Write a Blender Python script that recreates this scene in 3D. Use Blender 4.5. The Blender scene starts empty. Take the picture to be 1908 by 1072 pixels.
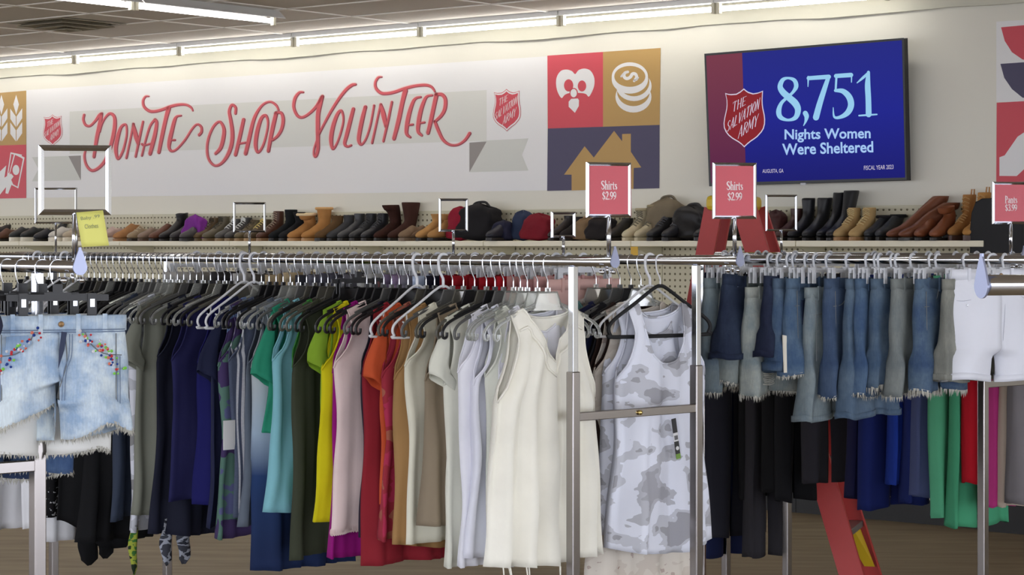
import bpy, math, random
from mathutils import Vector, Matrix
from mathutils.geometry import tessellate_polygon
SC = bpy.context.scene
COL = SC.collection
PI = math.pi
# ------------------------------------------------------------------ camera, light, exposure
FPX, CX, HY, EYE = 4100.0, 954.0, 453.0, 1.62      # focal length and horizon in pixels of the 1908x1072 frame, eye height
cam_data = bpy.data.cameras.new('camera')
cam = bpy.data.objects.new('camera', cam_data)
COL.objects.link(cam)
cam.location = (0, 0, EYE)
cam.rotation_euler = (PI / 2, 0, 0)
cam_data.sensor_width = 36
cam_data.lens = 36 * FPX / 1908
cam_data.shift_y = -(536 - HY) / 1908
cam_data.clip_end = 200
SC.camera = cam
SC.view_settings.view_transform = 'Standard'
SC.view_settings.look = 'None'
SC.view_settings.gamma = 1
SC.view_settings.use_curve_mapping = False
SC.view_settings.exposure = 0.0
TUBE_POWER, DAY_SIDE, DAY_FRONT = 13.0, 3.3, 5.3
world = bpy.data.worlds.new('world')
SC.world = world
world.use_nodes = True
wn = world.node_tree.nodes
wl = world.node_tree.links
wn.clear()
w_out = wn.new('ShaderNodeOutputWorld'); w_bg = wn.new('ShaderNodeBackground')
w_tc = wn.new('ShaderNodeTexCoord'); w_sep = wn.new('ShaderNodeSeparateXYZ'); w_ramp = wn.new('ShaderNodeValToRGB')
w_map = wn.new('ShaderNodeMapRange')
wl.new(w_tc.outputs['Generated'], w_sep.inputs[0])
wl.new(w_sep.outputs['Z'], w_map.inputs['Value'])
w_map.inputs['From Min'].default_value = -1; w_map.inputs['From Max'].default_value = 1
wl.new(w_map.outputs[0], w_ramp.inputs[0])
w_ramp.color_ramp.elements[0].position = 0.42; w_ramp.color_ramp.elements[0].color = (.10, .09, .08, 1)
w_ramp.color_ramp.elements[1].position = 0.49; w_ramp.color_ramp.elements[1].color = (.93, .97, 1.08, 1)
wl.new(w_ramp.outputs[0], w_bg.inputs[0]); wl.new(w_bg.outputs[0], w_out.inputs[0])
# the shop front's windows lie behind the eye, mostly to its right; the other sides are deep shop
w_dot = wn.new('ShaderNodeVectorMath'); w_dot.operation = 'DOT_PRODUCT'; w_dot.inputs[1].default_value = (.62, -.78, 0)
wl.new(w_tc.outputs['Generated'], w_dot.inputs[0])
w_dir = wn.new('ShaderNodeMapRange'); w_dir.interpolation_type = 'SMOOTHSTEP'
w_dir.inputs['From Min'].default_value = -.55; w_dir.inputs['From Max'].default_value = .9
w_dir.inputs['To Min'].default_value = DAY_SIDE; w_dir.inputs['To Max'].default_value = DAY_FRONT
wl.new(w_dot.outputs['Value'], w_dir.inputs['Value'])
wl.new(w_dir.outputs[0], w_bg.inputs[1])



def px(x, y, Y):
    """The point at distance Y in front of the eye seen at picture position (x, y)."""
    return Vector(((x - CX) / FPX * Y, Y, EYE - (y - HY) / FPX * Y))


class Plane:
    def __init__(self, p, n):
        self.p, self.n = Vector(p), Vector(n).normalized()

    def at(self, x, y, off=0.0):
        d = Vector(((x - CX) / FPX, 1.0, -(y - HY) / FPX))
        o = Vector((0, 0, EYE))
        t = (self.p - o).dot(self.n) / d.dot(self.n)
        return o + d * t + self.n * off


WN = Vector((-.628, -.778, 0)).normalized()       # wall normal, into the room
WD = Vector((-WN.y, WN.x, 0))                      # along the wall, to the viewer's right (nearer)
WALL_D = 11.73
WALL = Plane(-WN * WALL_D, WN)
CEIL_Z = EYE + 1.523
CDIR = Vector((.74, .67, 0)).normalized()          # along a hanger, away from the viewer
RDIR = Vector((-CDIR.y, CDIR.x, 0))                # along the long racks, away from the viewer
YAW = math.atan2(CDIR.y, CDIR.x)
RAIL_Z = EYE - .054


def wall_pt(x, z, off=0.0):
    """A point of the wall above picture column x, at height z."""
    q = WALL.at(x, HY, off)
    q.z = z
    return q


# ------------------------------------------------------------------ materials
def lin(c):
    return tuple(((v / 255) / 12.92 if v / 255 <= .04045 else ((v / 255 + .055) / 1.055) ** 2.4) for v in c)


MATS = {}


def new_mat(name):
    m = bpy.data.materials.new(name)
    m.use_nodes = True
    return m, m.node_tree.nodes, m.node_tree.links, m.node_tree.nodes['Principled BSDF']


def plain(name, rgb, rough=.5, metal=0, spec=.5, noise=.0, nscale=8, bump=0, bscale=200, trans=0, alpha=1, emit=0, coat=0):
    if name in MATS:
        return MATS[name]
    m, N, L, b = new_mat(name)
    c = lin(rgb)
    b.inputs['Base Color'].default_value = (*c, 1)
    b.inputs['Roughness'].default_value = rough
    b.inputs['Metallic'].default_value = metal
    b.inputs['Specular IOR Level'].default_value = spec
    b.inputs['Transmission Weight'].default_value = trans
    b.inputs['Alpha'].default_value = alpha
    b.inputs['Coat Weight'].default_value = coat
    if emit:
        b.inputs['Base Color'].default_value = (.003, .003, .003, 1)
        b.inputs['Emission Color'].default_value = (*c, 1)
        b.inputs['Emission Strength'].default_value = emit
    if noise or bump:
        tc = N.new('ShaderNodeTexCoord')
    if noise:
        n = N.new('ShaderNodeTexNoise'); n.inputs['Scale'].default_value = nscale; n.inputs['Detail'].default_value = 4
        L.new(tc.outputs['Object'], n.inputs['Vector'])
        r = N.new('ShaderNodeMapRange'); r.inputs['To Min'].default_value = 1 - noise; r.inputs['To Max'].default_value = 1 + noise
        L.new(n.outputs[0], r.inputs[0])
        mx = N.new('ShaderNodeMix'); mx.data_type = 'RGBA'; mx.blend_type = 'MULTIPLY'; mx.inputs[0].default_value = 1
        mx.inputs[6].default_value = (*c, 1)
        L.new(r.outputs[0], mx.inputs[7]); L.new(mx.outputs[2], b.inputs['Base Color'])
    if bump:
        n2 = N.new('ShaderNodeTexNoise'); n2.inputs['Scale'].default_value = bscale; n2.inputs['Detail'].default_value = 3
        L.new(tc.outputs['Object'], n2.inputs['Vector'])
        bp = N.new('ShaderNodeBump'); bp.inputs['Strength'].default_value = bump; bp.inputs['Distance'].default_value = .004
        L.new(n2.outputs[0], bp.inputs['Height']); L.new(bp.outputs[0], b.inputs['Normal'])
    MATS[name] = m
    return m


def cloth(rgb, rough=.85):
    return plain('cloth_%d_%d_%d' % tuple(rgb), rgb, rough, spec=.2, noise=.10, nscale=9, bump=.35, bscale=26)


def ramp_mat(name, build):
    """A material whose base colour is made by build(N, L, texcoord) -> socket."""
    if name in MATS:
        return MATS[name]
    m, N, L, b = new_mat(name)
    tc = N.new('ShaderNodeTexCoord')
    s = build(N, L, tc)
    L.new(s, b.inputs['Base Color'])
    b.inputs['Roughness'].default_value = .85
    b.inputs['Specular IOR Level'].default_value = .2
    MATS[name] = m
    return m


def _ramp(N, stops, const=False):
    r = N.new('ShaderNodeValToRGB')
    if const:
        r.color_ramp.interpolation = 'CONSTANT'
    e = r.color_ramp.elements
    while len(e) < len(stops):
        e.new(.5)
    for k, (p, c) in enumerate(stops):
        e[k].position = p
        e[k].color = (*lin(c), 1)
    return r


def denim(rgb, wear=(190, 205, 215), amount=.5, name=None, scale=7):
    nm = name or 'denim_%d_%d_%d' % tuple(rgb)

    def build(N, L, tc):
        n = N.new('ShaderNodeTexNoise'); n.inputs['Scale'].default_value = scale; n.inputs['Detail'].default_value = 6; n.inputs['Roughness'].default_value = .65
        L.new(tc.outputs['Object'], n.inputs['Vector'])
        r = _ramp(N, [(.38, rgb), (.38 + .6 * (1.05 - amount), wear)])
        L.new(n.outputs[0], r.inputs[0])
        mp = N.new('ShaderNodeMapping'); mp.inputs['Scale'].default_value = (300, 300, 40)
        L.new(tc.outputs['Object'], mp.inputs[0])
        n2 = N.new('ShaderNodeTexNoise'); n2.inputs['Scale'].default_value = 1
        L.new(mp.outputs[0], n2.inputs['Vector'])
        mr = N.new('ShaderNodeMapRange'); mr.inputs['To Min'].default_value = .72; mr.inputs['To Max'].default_value = 1.2
        L.new(n2.outputs[0], mr.inputs[0])
        mx = N.new('ShaderNodeMix'); mx.data_type = 'RGBA'; mx.blend_type = 'MULTIPLY'; mx.inputs[0].default_value = .8
        L.new(r.outputs[0], mx.inputs[6]); L.new(mr.outputs[0], mx.inputs[7])
        return mx.outputs[2]
    return ramp_mat(nm, build)


def camo(name, stops, scale=7):
    def build(N, L, tc):
        mp = N.new('ShaderNodeMapping'); mp.inputs['Scale'].default_value = (.75, 1, 1.35)
        L.new(tc.outputs['Object'], mp.inputs[0])
        n = N.new('ShaderNodeTexNoise'); n.inputs['Scale'].default_value = scale; n.inputs['Detail'].default_value = 3.5; n.inputs['Roughness'].default_value = .42; n.inputs['Distortion'].default_value = .25
        L.new(mp.outputs[0], n.inputs['Vector'])
        r = _ramp(N, stops, True)
        L.new(n.outputs[0], r.inputs[0])
        return r.outputs[0]
    return ramp_mat(name, build)


def striped(name, base, line, scale):
    def build(N, L, tc):
        sp = N.new('ShaderNodeSeparateXYZ'); L.new(tc.outputs['Object'], sp.inputs[0])
        m1 = N.new('ShaderNodeMath'); m1.operation = 'MULTIPLY'; m1.inputs[1].default_value = scale
        L.new(sp.outputs['X'], m1.inputs[0])
        m2 = N.new('ShaderNodeMath'); m2.operation = 'FRACT'; L.new(m1.outputs[0], m2.inputs[0])
        r = _ramp(N, [(0, base), (.62, line), (.68, base), (.76, line), (.84, base)], True)
        L.new(m2.outputs[0], r.inputs[0])
        n = N.new('ShaderNodeTexNoise'); n.inputs['Scale'].default_value = 180
        L.new(tc.outputs['Object'], n.inputs['Vector'])
        mr = N.new('ShaderNodeMapRange'); mr.inputs['To Min'].default_value = .75; mr.inputs['To Max'].default_value = 1.2
        L.new(n.outputs[0], mr.inputs[0])
        mx = N.new('ShaderNodeMix'); mx.data_type = 'RGBA'; mx.blend_type = 'MULTIPLY'; mx.inputs[0].default_value = .8
        L.new(r.outputs[0], mx.inputs[6]); L.new(mr.outputs[0], mx.inputs[7])
        return mx.outputs[2]
    return ramp_mat(name, build)


def dipdye(name, stops, z0, z1):
    def build(N, L, tc):
        sp = N.new('ShaderNodeSeparateXYZ'); L.new(tc.outputs['Object'], sp.inputs[0])
        mr = N.new('ShaderNodeMapRange'); mr.inputs['From Min'].default_value = z0; mr.inputs['From Max'].default_value = z1
        L.new(sp.outputs['Z'], mr.inputs[0])
        r = _ramp(N, stops)
        L.new(mr.outputs[0], r.inputs[0])
        return r.outputs[0]
    return ramp_mat(name, build)


CHROME = plain('chrome', (205, 207, 212), .12, 1)
STEEL = plain('brushed_steel', (205, 207, 212), .25, 1)
DARKSTEEL = plain('worn_chrome', (165, 160, 158), .22, 1)
WIRE = plain('hook_wire', (222, 224, 228), .2, 1)
BLACKPL = plain('black_plastic', (28, 28, 30), .4)
GREYPL = plain('grey_plastic', (92, 92, 90), .3)
WHITEPL = plain('white_plastic', (226, 227, 230), .4)
CLEARPL = plain('clear_plastic', (225, 227, 222), .1, trans=.8)
SMOKEPL = plain('smoke_plastic', (120, 118, 108), .15, trans=.5)


# ------------------------------------------------------------------ mesh helpers
class MB:
    def __init__(self):
        self.v, self.f = [], []

    def add(self, vs, fs):
        b = len(self.v)
        self.v.extend(Vector(p) for p in vs)
        self.f.extend(tuple(b + i for i in q) for q in fs)
        return self

    def box(self, c, s, M=None):
        c = Vector(c)
        M = M or Matrix.Identity(3)
        vs = [c + M @ Vector((x * s[0] / 2, y * s[1] / 2, z * s[2] / 2)) for z in (-1, 1) for y in (-1, 1) for x in (-1, 1)]
        return self.add(vs, [(0, 2, 3, 1), (4, 5, 7, 6), (0, 1, 5, 4), (2, 6, 7, 3), (0, 4, 6, 2), (1, 3, 7, 5)])

    def beam(self, a, b, w, h, up=(0, 0, 1)):
        """A rectangular bar from a to b."""
        a, b = Vector(a), Vector(b)
        d = (b - a)
        l = d.length
        d.normalize()
        s = d.cross(Vector(up))
        if s.length < 1e-4:
            s = d.cross(Vector((1, 0, 0)))
        s.normalize()
        u = s.cross(d)
        M = Matrix((d, s, u)).transposed()
        return self.box((a + b) / 2, (l, w, h), M)

    def tube(self, pts, r, n=8, closed=False, cap=True):
        pts = [Vector(p) for p in pts]
        m = len(pts)
        rr = r if isinstance(r, (list, tuple)) else [r] * m
        vs, prev = [], None
        for i, p in enumerate(pts):
            if closed:
                d = pts[(i + 1) % m] - pts[i - 1]
            else:
                d = pts[min(i + 1, m - 1)] - pts[max(i - 1, 0)]
            if d.length < 1e-9:
                d = Vector((0, 0, 1))
            d.normalize()
            if prev is None:
                s = d.cross(Vector((0, 0, 1)))
                if s.length < .05:
                    s = d.cross(Vector((0, 1, 0)))
            else:
                s = prev - d * prev.dot(d)
                if s.length < 1e-4:
                    s = d.cross(Vector((0, 1, 0)))
            s.normalize()
            prev = s
            u = d.cross(s)
            for k in range(n):
                a = 2 * PI * k / n
                vs.append(p + (s * math.cos(a) + u * math.sin(a)) * rr[i])
        fs = []
        for i in range(m if closed else m - 1):
            j = (i + 1) % m
            for k in range(n):
                l = (k + 1) % n
                fs.append((i * n + k, i * n + l, j * n + l, j * n + k))
        if cap and not closed:
            fs.append(tuple(range(n - 1, -1, -1)))
            fs.append(tuple((m - 1) * n + k for k in range(n)))
        return self.add(vs, fs)

    def prism(self, poly, off):
        """A flat outline thickened by the vector off."""
        poly = [Vector(p) for p in poly]
        off = Vector(off)
        n = len(poly)
        tri = tessellate_polygon([poly])
        fs = [tuple(t) for t in tri] + [tuple(n + i for i in reversed(t)) for t in tri]
        fs += [(i, (i + 1) % n, n + (i + 1) % n, n + i) for i in range(n)]
        return self.add(poly + [p + off for p in poly], fs)

    def poly(self, poly):
        poly = [Vector(p) for p in poly]
        return self.add(poly, [tuple(t) for t in tessellate_polygon([poly])])

    def lathe(self, prof, c=(0, 0, 0), n=16):
        c = Vector(c)
        vs = [c + Vector((r * math.cos(2 * PI * k / n), r * math.sin(2 * PI * k / n), z)) for r, z in prof for k in range(n)]
        fs = [(i * n + k, i * n + (k + 1) % n, (i + 1) * n + (k + 1) % n, (i + 1) * n + k) for i in range(len(prof) - 1) for k in range(n)]
        fs.append(tuple(range(n - 1, -1, -1)))
        fs.append(tuple((len(prof) - 1) * n + k for k in range(n)))
        return self.add(vs, fs)

    def mesh(self, name, origin=None, smooth=False):
        me = bpy.data.meshes.new(name)
        o = Vector(origin) if origin is not None else Vector((0, 0, 0))
        me.from_pydata([tuple(p - o) for p in self.v], [], self.f)
        me.update()
        if smooth:
            me.polygons.foreach_set('use_smooth', [True] * len(me.polygons))
        return me


def put(name, me, mat, parent=None, loc=None, rotz=0):
    o = bpy.data.objects.new(name, me)
    COL.objects.link(o)
    if mat is not None and not len(me.materials):
        me.materials.append(mat)
    if parent:
        o.parent = parent
    if loc is not None:
        o.location = loc
    o.rotation_euler.z = rotz
    return o


def part(name, mb, mat, parent=None, smooth=False, bevel=0, solid=0, origin=None):
    """Links a builder as one mesh. World-built parts of an unrotated parent pass origin = the parent's location."""
    o = put(name, mb.mesh(name, origin, smooth), mat, parent)
    if bevel:
        b = o.modifiers.new('edge', 'BEVEL'); b.width = bevel; b.segments = 2; b.limit_method = 'ANGLE'
    if solid:
        s = o.modifiers.new('thickness', 'SOLIDIFY'); s.thickness = solid; s.offset = 0
    return o


def tag(o, label=None, cat=None, group=None, kind=None):
    if label: o['label'] = label
    if cat: o['category'] = cat
    if group: o['group'] = group
    if kind: o['kind'] = kind
    return o


def thing(name, label, cat, loc=(0, 0, 0), rotz=0, group=None):
    o = bpy.data.objects.new(name, None)
    COL.objects.link(o)
    o.location = loc
    o.rotation_euler.z = rotz
    o.empty_display_size = .05
    return tag(o, label, cat, group)


def struct(name, mb, mat, **k):
    return tag(part(name, mb, mat, **k), kind='structure')


def spline(pts, n=8, closed=False):
    """Catmull-Rom through points of any dimension."""
    m = len(pts)
    out = []
    rng = range(m) if closed else range(m - 1)
    for i in rng:
        if closed:
            p0, p1, p2, p3 = pts[i - 1], pts[i], pts[(i + 1) % m], pts[(i + 2) % m]
        else:
            p0, p1, p2, p3 = pts[max(i - 1, 0)], pts[i], pts[i + 1], pts[min(i + 2, m - 1)]
        for k in range(n):
            t = k / n
            out.append(tuple(.5 * (2 * b + (c - a) * t + (2 * a - 5 * b + 4 * c - d) * t * t + (3 * b - a - 3 * c + d) * t ** 3) for a, b, c, d in zip(p0, p1, p2, p3)))
    if not closed:
        out.append(tuple(pts[-1]))
    return out


def ribbon2d(stroke, extra=0, shift=(0, 0), n=8, smooth=True):
    """Brush stroke [(x, y, width)...] -> (2D points, quads) with round ends."""
    closed = len(stroke) > 3 and stroke[0][:2] == stroke[-1][:2]
    p = spline(stroke[:-1], n, True) if closed else (spline(stroke, n) if smooth and len(stroke) > 2 else list(stroke))
    if closed:
        p.append(p[0])
    vs, fs = [], []
    m = len(p)
    for i in range(m):
        if closed:
            a, b = p[i - 1 if i else m - 2], p[i + 1 if i < m - 1 else 1]
        else:
            a, b = p[max(i - 1, 0)], p[min(i + 1, m - 1)]
        dx, dy = b[0] - a[0], b[1] - a[1]
        l = math.hypot(dx, dy) or 1
        h = (p[i][2] + extra) / 2
        nx, ny = -dy / l * h, dx / l * h
        vs += [(p[i][0] + nx + shift[0], p[i][1] + ny + shift[1]), (p[i][0] - nx + shift[0], p[i][1] - ny + shift[1])]
        if i:
            k = 2 * i
            fs.append((k - 2, k - 1, k + 1, k))
    if not closed:
        for q in (p[0], p[-1]):
            b = len(vs)
            r = (q[2] + extra) / 2
            vs += [(q[0] + shift[0] + r * math.cos(2 * PI * k / 10), q[1] + shift[1] + r * math.sin(2 * PI * k / 10)) for k in range(10)]
            fs.append(tuple(range(b, b + 10)))
    return vs, fs


def quad_map(tl, tr, br, bl):
    def f(u, v):
        return tuple((1 - v) * ((1 - u) * a + u * b) + v * ((1 - u) * d + u * c) for a, b, c, d in zip(tl, tr, br, bl))
    return f


def text_mesh(body, offset=0.0):
    """The built-in letter shapes as flat 2D triangles: (points, faces) in a unit box, v downward."""
    cu = bpy.data.curves.new('letters', 'FONT')
    cu.body = body
    cu.offset = offset
    cu.resolution_u = 3
    ob = bpy.data.objects.new('letters', cu)
    COL.objects.link(ob)
    dg = bpy.context.evaluated_depsgraph_get()
    me = bpy.data.meshes.new_from_object(ob.evaluated_get(dg))
    vs = [(v.co.x, v.co.y) for v in me.vertices]
    fs = [tuple(p.vertices) for p in me.polygons]
    bpy.data.objects.remove(ob)
    bpy.data.curves.remove(cu)
    bpy.data.meshes.remove(me)
    x0, x1 = min(p[0] for p in vs), max(p[0] for p in vs)
    y0, y1 = min(p[1] for p in vs), max(p[1] for p in vs)
    return [((x - x0) / (x1 - x0), (y1 - y) / (y1 - y0)) for x, y in vs], fs
# ------------------------------------------------------------------ the setting
WALLM = plain('wall_paint', (226, 222, 208), .8, noise=.03, nscale=1.5)
CEILM = plain('ceiling_tile', (220, 213, 203), .9, noise=.05, nscale=30, bump=.3, bscale=120)
GRIDM = plain('ceiling_grid', (246, 242, 234), .5)
PRINTW = plain('print_white', (232, 230, 228), .6)


def wall_xy(s, off, z):
    """s metres along the wall (growing to the viewer's right) from the wall point nearest the eye, off metres into the room."""
    q = WALL.p + WD * s + WN * off
    q.z = z
    return q


wb = MB()
for (a, b) in ((-26, 9),):
    c = (wall_xy(a, 0, 0) + wall_xy(b, 0, 0)) / 2
    wb.box(c - WN * .08 + Vector((0, 0, 1.65)), (b - a, .16, 3.3), Matrix((WD, WN, Vector((0, 0, 1)))).transposed())
struct('wall_back', wb, WALLM)
WROT = Matrix((WD, WN, Vector((0, 0, 1)))).transposed()      # columns: along the wall, into the room, up


def slab(a, b, o0, o1, z0, z1):
    m = MB()
    c = (wall_xy(a, o0, z0) + wall_xy(b, o1, z1)) / 2
    return m.box(c, (b - a, o1 - o0, z1 - z0), WROT)


def floor_build(N, L, tc):
    mp = N.new('ShaderNodeMapping'); mp.inputs['Rotation'].default_value = (0, 0, .9); mp.inputs['Scale'].default_value = (1.2, 9, 1)
    L.new(tc.outputs['Object'], mp.inputs[0])
    n = N.new('ShaderNodeTexNoise'); n.inputs['Scale'].default_value = 1.5; n.inputs['Detail'].default_value = 6
    L.new(mp.outputs[0], n.inputs['Vector'])
    r = _ramp(N, [(.3, (128, 112, 90)), (.7, (158, 142, 116))])
    L.new(n.outputs[0], r.inputs[0])
    return r.outputs[0]


FLOORM = ramp_mat('floor_vinyl', floor_build)
FLOORM.node_tree.nodes['Principled BSDF'].inputs['Roughness'].default_value = .45
struct('floor', slab(-26, 9, 0, 16, -.06, 0), FLOORM)
struct('ceiling', slab(-26, 9, 0, 16, CEIL_Z, CEIL_Z + .08), CEILM)
# the ceiling grid: rows parallel to the wall every 2 ft, cross bars every 4 ft
ref = px(915, 7, 14.0)
s_ref = (ref - WALL.p).dot(WD)
o_ref = (ref - WALL.p).dot(WN)
gm = MB()
k = -int(o_ref / .61)
o = o_ref + k * .61
rows = []
while o < 9.5:
    rows.append(o)
    c = wall_xy(-8.5, o, CEIL_Z - .002)
    gm.box(c, (35, .024, .008), WROT)
    o += .61
j = -20
while s_ref + j * 1.219 < 9:
    s = s_ref + j * 1.219
    gm.box(wall_xy(s, 4.75, CEIL_Z - .002), (.024, 9.5, .008), WROT)
    j += 1
struct('trim_1', gm, GRIDM)
struct('baseboard_back', slab(-26, 9, 0, .015, 0, .10), plain('black_base', (24, 23, 22), .6))
# ragged upper edge of the wall covering, just under the lamps
tp = px(1335, 17, 13.67)
s_lamp = (tp - WALL.p).dot(WD)
o_lamp = (tp - WALL.p).dot(WN)
z_lamp = tp.z
em = MB()
n = 220
rnd = random.Random(4)
tops, bots = [], []
for i in range(n + 1):
    s = -20 + 28 * i / n
    sag = .010 * max(0, math.sin(s * 2.6)) ** 2 + .007 * max(0, math.sin(s * 5.3 + 1)) + .003 * rnd.random()
    tops.append(wall_xy(s, .012 + .05 * sag / .03, CEIL_Z - .005))
    bots.append(wall_xy(s, .022 + .9 * sag, z_lamp - .062 - sag))
vs = tops + bots
fs = [(i, i + 1, n + 2 + i, n + 1 + i) for i in range(n)]
em.add(vs, fs)
struct('trim_2', em, plain('valance_paper', (206, 203, 186), .8), solid=.006)

# ------------------------------------------------------------------ ceiling lamps
LAMPM, N_, L_, b_ = new_mat('lamp_tube')
b_.inputs['Base Color'].default_value = (1, 1, 1, 1)
b_.inputs['Emission Color'].default_value = (1, .98, .94, 1)
b_.inputs['Emission Strength'].default_value = TUBE_POWER
HOUSING = plain('lamp_housing', (228, 228, 226), .35)
SOCKET = plain('lamp_socket', (205, 200, 180), .5)


def lamp(a, b, up, label, group, reflector=False):
    """A 4 ft fluorescent batten between two points of the tube's axis; up = gap from axis to the ceiling."""
    a, b = Vector(a), Vector(b)
    dd = (b - a).normalized() * .005
    a, b = a + dd, b - dd
    mid = (a + b) / 2
    root = thing('fluorescent_light', label, 'ceiling light', (mid.x, mid.y, a.z + up), 0, group)
    og = root.location
    d = (b - a).normalized()
    h = MB()
    side = d.cross(Vector((0, 0, 1)))
    if reflector:
        for sgn in (-1, 1):
            p = [a + side * sgn * .03 + Vector((0, 0, up)), b + side * sgn * .03 + Vector((0, 0, up)), b + side * sgn * .10 + Vector((0, 0, .01)), a + side * sgn * .10 + Vector((0, 0, .01))]
            h.prism(p, (0, 0, .004))
        h.beam(a + Vector((0, 0, up - .012)), b + Vector((0, 0, up - .012)), .07, .024)
    else:
        h.beam(a + Vector((0, 0, up - .016)), b + Vector((0, 0, up - .016)), .07, .032)
    part('housing', h, HOUSING, root, origin=og)
    t = MB().tube([a + d * .03, b - d * .03], .016, 12)
    part('tube', t, LAMPM, root, smooth=True, origin=og)
    for q, e in ((a, 1), (b, -1)):
        s = MB().box(q + d * e * .014 + Vector((0, 0, .012)), (.022, .03, up + .012), Matrix((d, side, Vector((0, 0, 1)))).transposed())
        part('socket', s, SOCKET, root, origin=og)
    return root


up_ = CEIL_Z - z_lamp
nm_ = ['ninth', 'eighth', 'seventh', 'sixth', 'fifth', 'fourth', 'third', 'second', 'first']
for k in range(-1, 8):
    a = wall_xy(s_lamp - k * 1.219, o_lamp, z_lamp)
    b = wall_xy(s_lamp - (k + 1) * 1.219, o_lamp, z_lamp)
    lamp(a, b, up_, 'fluorescent tube in the row along the wall top, %s from the far end' % nm_[k + 1], 'tube lamps along the wall top')
e0 = px(513, 37, (CEIL_Z - .06 - EYE) * FPX / (HY - 37))
e0.z = z_lamp
for k in range(5):
    lab = ['fluorescent tube with white reflector hanging alone beside the ceiling vent', 'second fluorescent tube of the row beside the ceiling vent'][min(k, 1)]
    if k < 2:
        lamp(e0 + WN * (1.219 * k), e0 + WN * (1.219 * (k + 1)), up_, lab, 'tube lamps crossing the ceiling', True)
    else:
        lamp(e0 + WN * (1.219 * k), e0 + WN * (1.219 * (k + 1)), up_, 'unseen fluorescent tube added for light over the shop floor', 'tube lamps over the shop floor', True)
for (s0, o0) in ((2.6, 3.2), (-3.0, 5.6), (2.6, 6.6), (-9.0, 4.0), (5.6, 4.5), (-1, 8.6)):  # further tube pairs out of view, added to light the shop
    for k in range(2):
        a = wall_xy(s0, o0 + 1.219 * k, z_lamp)
        lamp(a, a + WN * 1.219, up_, 'unseen fluorescent tube added for light over the shop floor', 'tube lamps over the shop floor', True)

# ------------------------------------------------------------------ ceiling vent
vc = px(158, 33, (CEIL_Z - EYE) * FPX / (HY - 33))
sv = round(((vc - WALL.p).dot(WD) - s_ref) / 1.219 - .5) * 1.219 + s_ref + .61
ov = min(rows, key=lambda r: abs(r + .305 - (vc - WALL.p).dot(WN))) + .305
vc = wall_xy(sv, ov, CEIL_Z)
vr = thing('ceiling_vent', 'square louvred air vent set in the tiled ceiling', 'vent', vc)
VENTM = plain('vent_metal', (150, 142, 122), .5)
for name, r0, r1, zz, m in (('frame', .29, .25, -.010, VENTM), ('louvre', .235, .17, -.030, VENTM), ('louvre', .155, .09, -.045, VENTM), ('louvre', .075, .0, -.055, VENTM)):
    mb = MB()
    for q in range(4):
        A = [WD, WN, -WD, -WN][q]
        B = [WN, -WD, -WN, WD][q]
        z0, z1 = (zz, zz + .03) if name == 'louvre' else (zz, zz)
        p = [vc + A * r0 + B * r0 + Vector((0, 0, z0)), vc + A * r0 - B * r0 + Vector((0, 0, z0)), vc + A * r1 - B * r1 + Vector((0, 0, z1)), vc + A * r1 + B * r1 + Vector((0, 0, z1))]
        mb.prism(p, (0, 0, .004))
    part(name, mb, m, vr, origin=vc)

# ------------------------------------------------------------------ wall graphics
RED = plain('print_red', (207, 72, 84), .5)
LETR = plain('print_letter_red', (216, 92, 98), .5)
REDD = plain('print_dark_red', (150, 62, 74), .5)
HALO = plain('print_halo', (236, 205, 200), .6)
GOLD = plain('print_gold', (184, 147, 84), .5)
NAVY = plain('print_navy', (70, 64, 92), .5)
BANDG = plain('print_band', (219, 218, 210), .6)
FOLD = plain('print_fold', (150, 143, 138), .6)
TAIL = plain('print_tail', (210, 210, 202), .6)


class Decal:
    """Flat printed shapes collected in picture coordinates and laid on a plane."""
    def __init__(self, plane):
        self.pl = plane

    def shape(self, name, mat, off, parent, polys=(), strokes=(), extra=0, shift=(0, 0), tf=None, raw=(), smooth=True):
        mb = MB()
        tf = tf or (lambda x, y: (x, y))
        for p in polys:
            mb.poly([self.pl.at(*tf(*q), off) for q in p])
        for s in strokes:
            vs, fs = ribbon2d(s, extra, shift, smooth=smooth)
            mb.add([self.pl.at(*tf(*q), off) for q in vs], fs)
        for vs, fs in raw:
            mb.add([self.pl.at(*tf(*q), off) for q in vs], fs)
        return part(name, mb, mat, parent, origin=parent.location)


def ell(cx, cy, rx, ry, n=32, a0=0, a1=360):
    return [(cx + rx * math.cos(math.radians(a0 + (a1 - a0) * k / n)), cy + ry * math.sin(math.radians(a0 + (a1 - a0) * k / n))) for k in range(n + (0 if a1 - a0 == 360 else 1))]


def crop(ox, oy, s):
    return lambda x, y: (ox + x * s, oy + y * s)


SHIELD = [(335, 155), (362, 180), (390, 200), (450, 220), (510, 210), (570, 185), (567, 240), (564, 300), (566, 360), (572, 410), (590, 500), (596, 560), (594, 620), (580, 680), (555, 725), (500, 790), (460, 822), (420, 850), (380, 885), (340, 925), (305, 888), (270, 860), (230, 835), (190, 810), (145, 770), (112, 725), (90, 670), (86, 610), (95, 540), (110, 470), (120, 420), (124, 370), (122, 300), (105, 215), (140, 226), (170, 230), (240, 225), (290, 195)]
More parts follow.
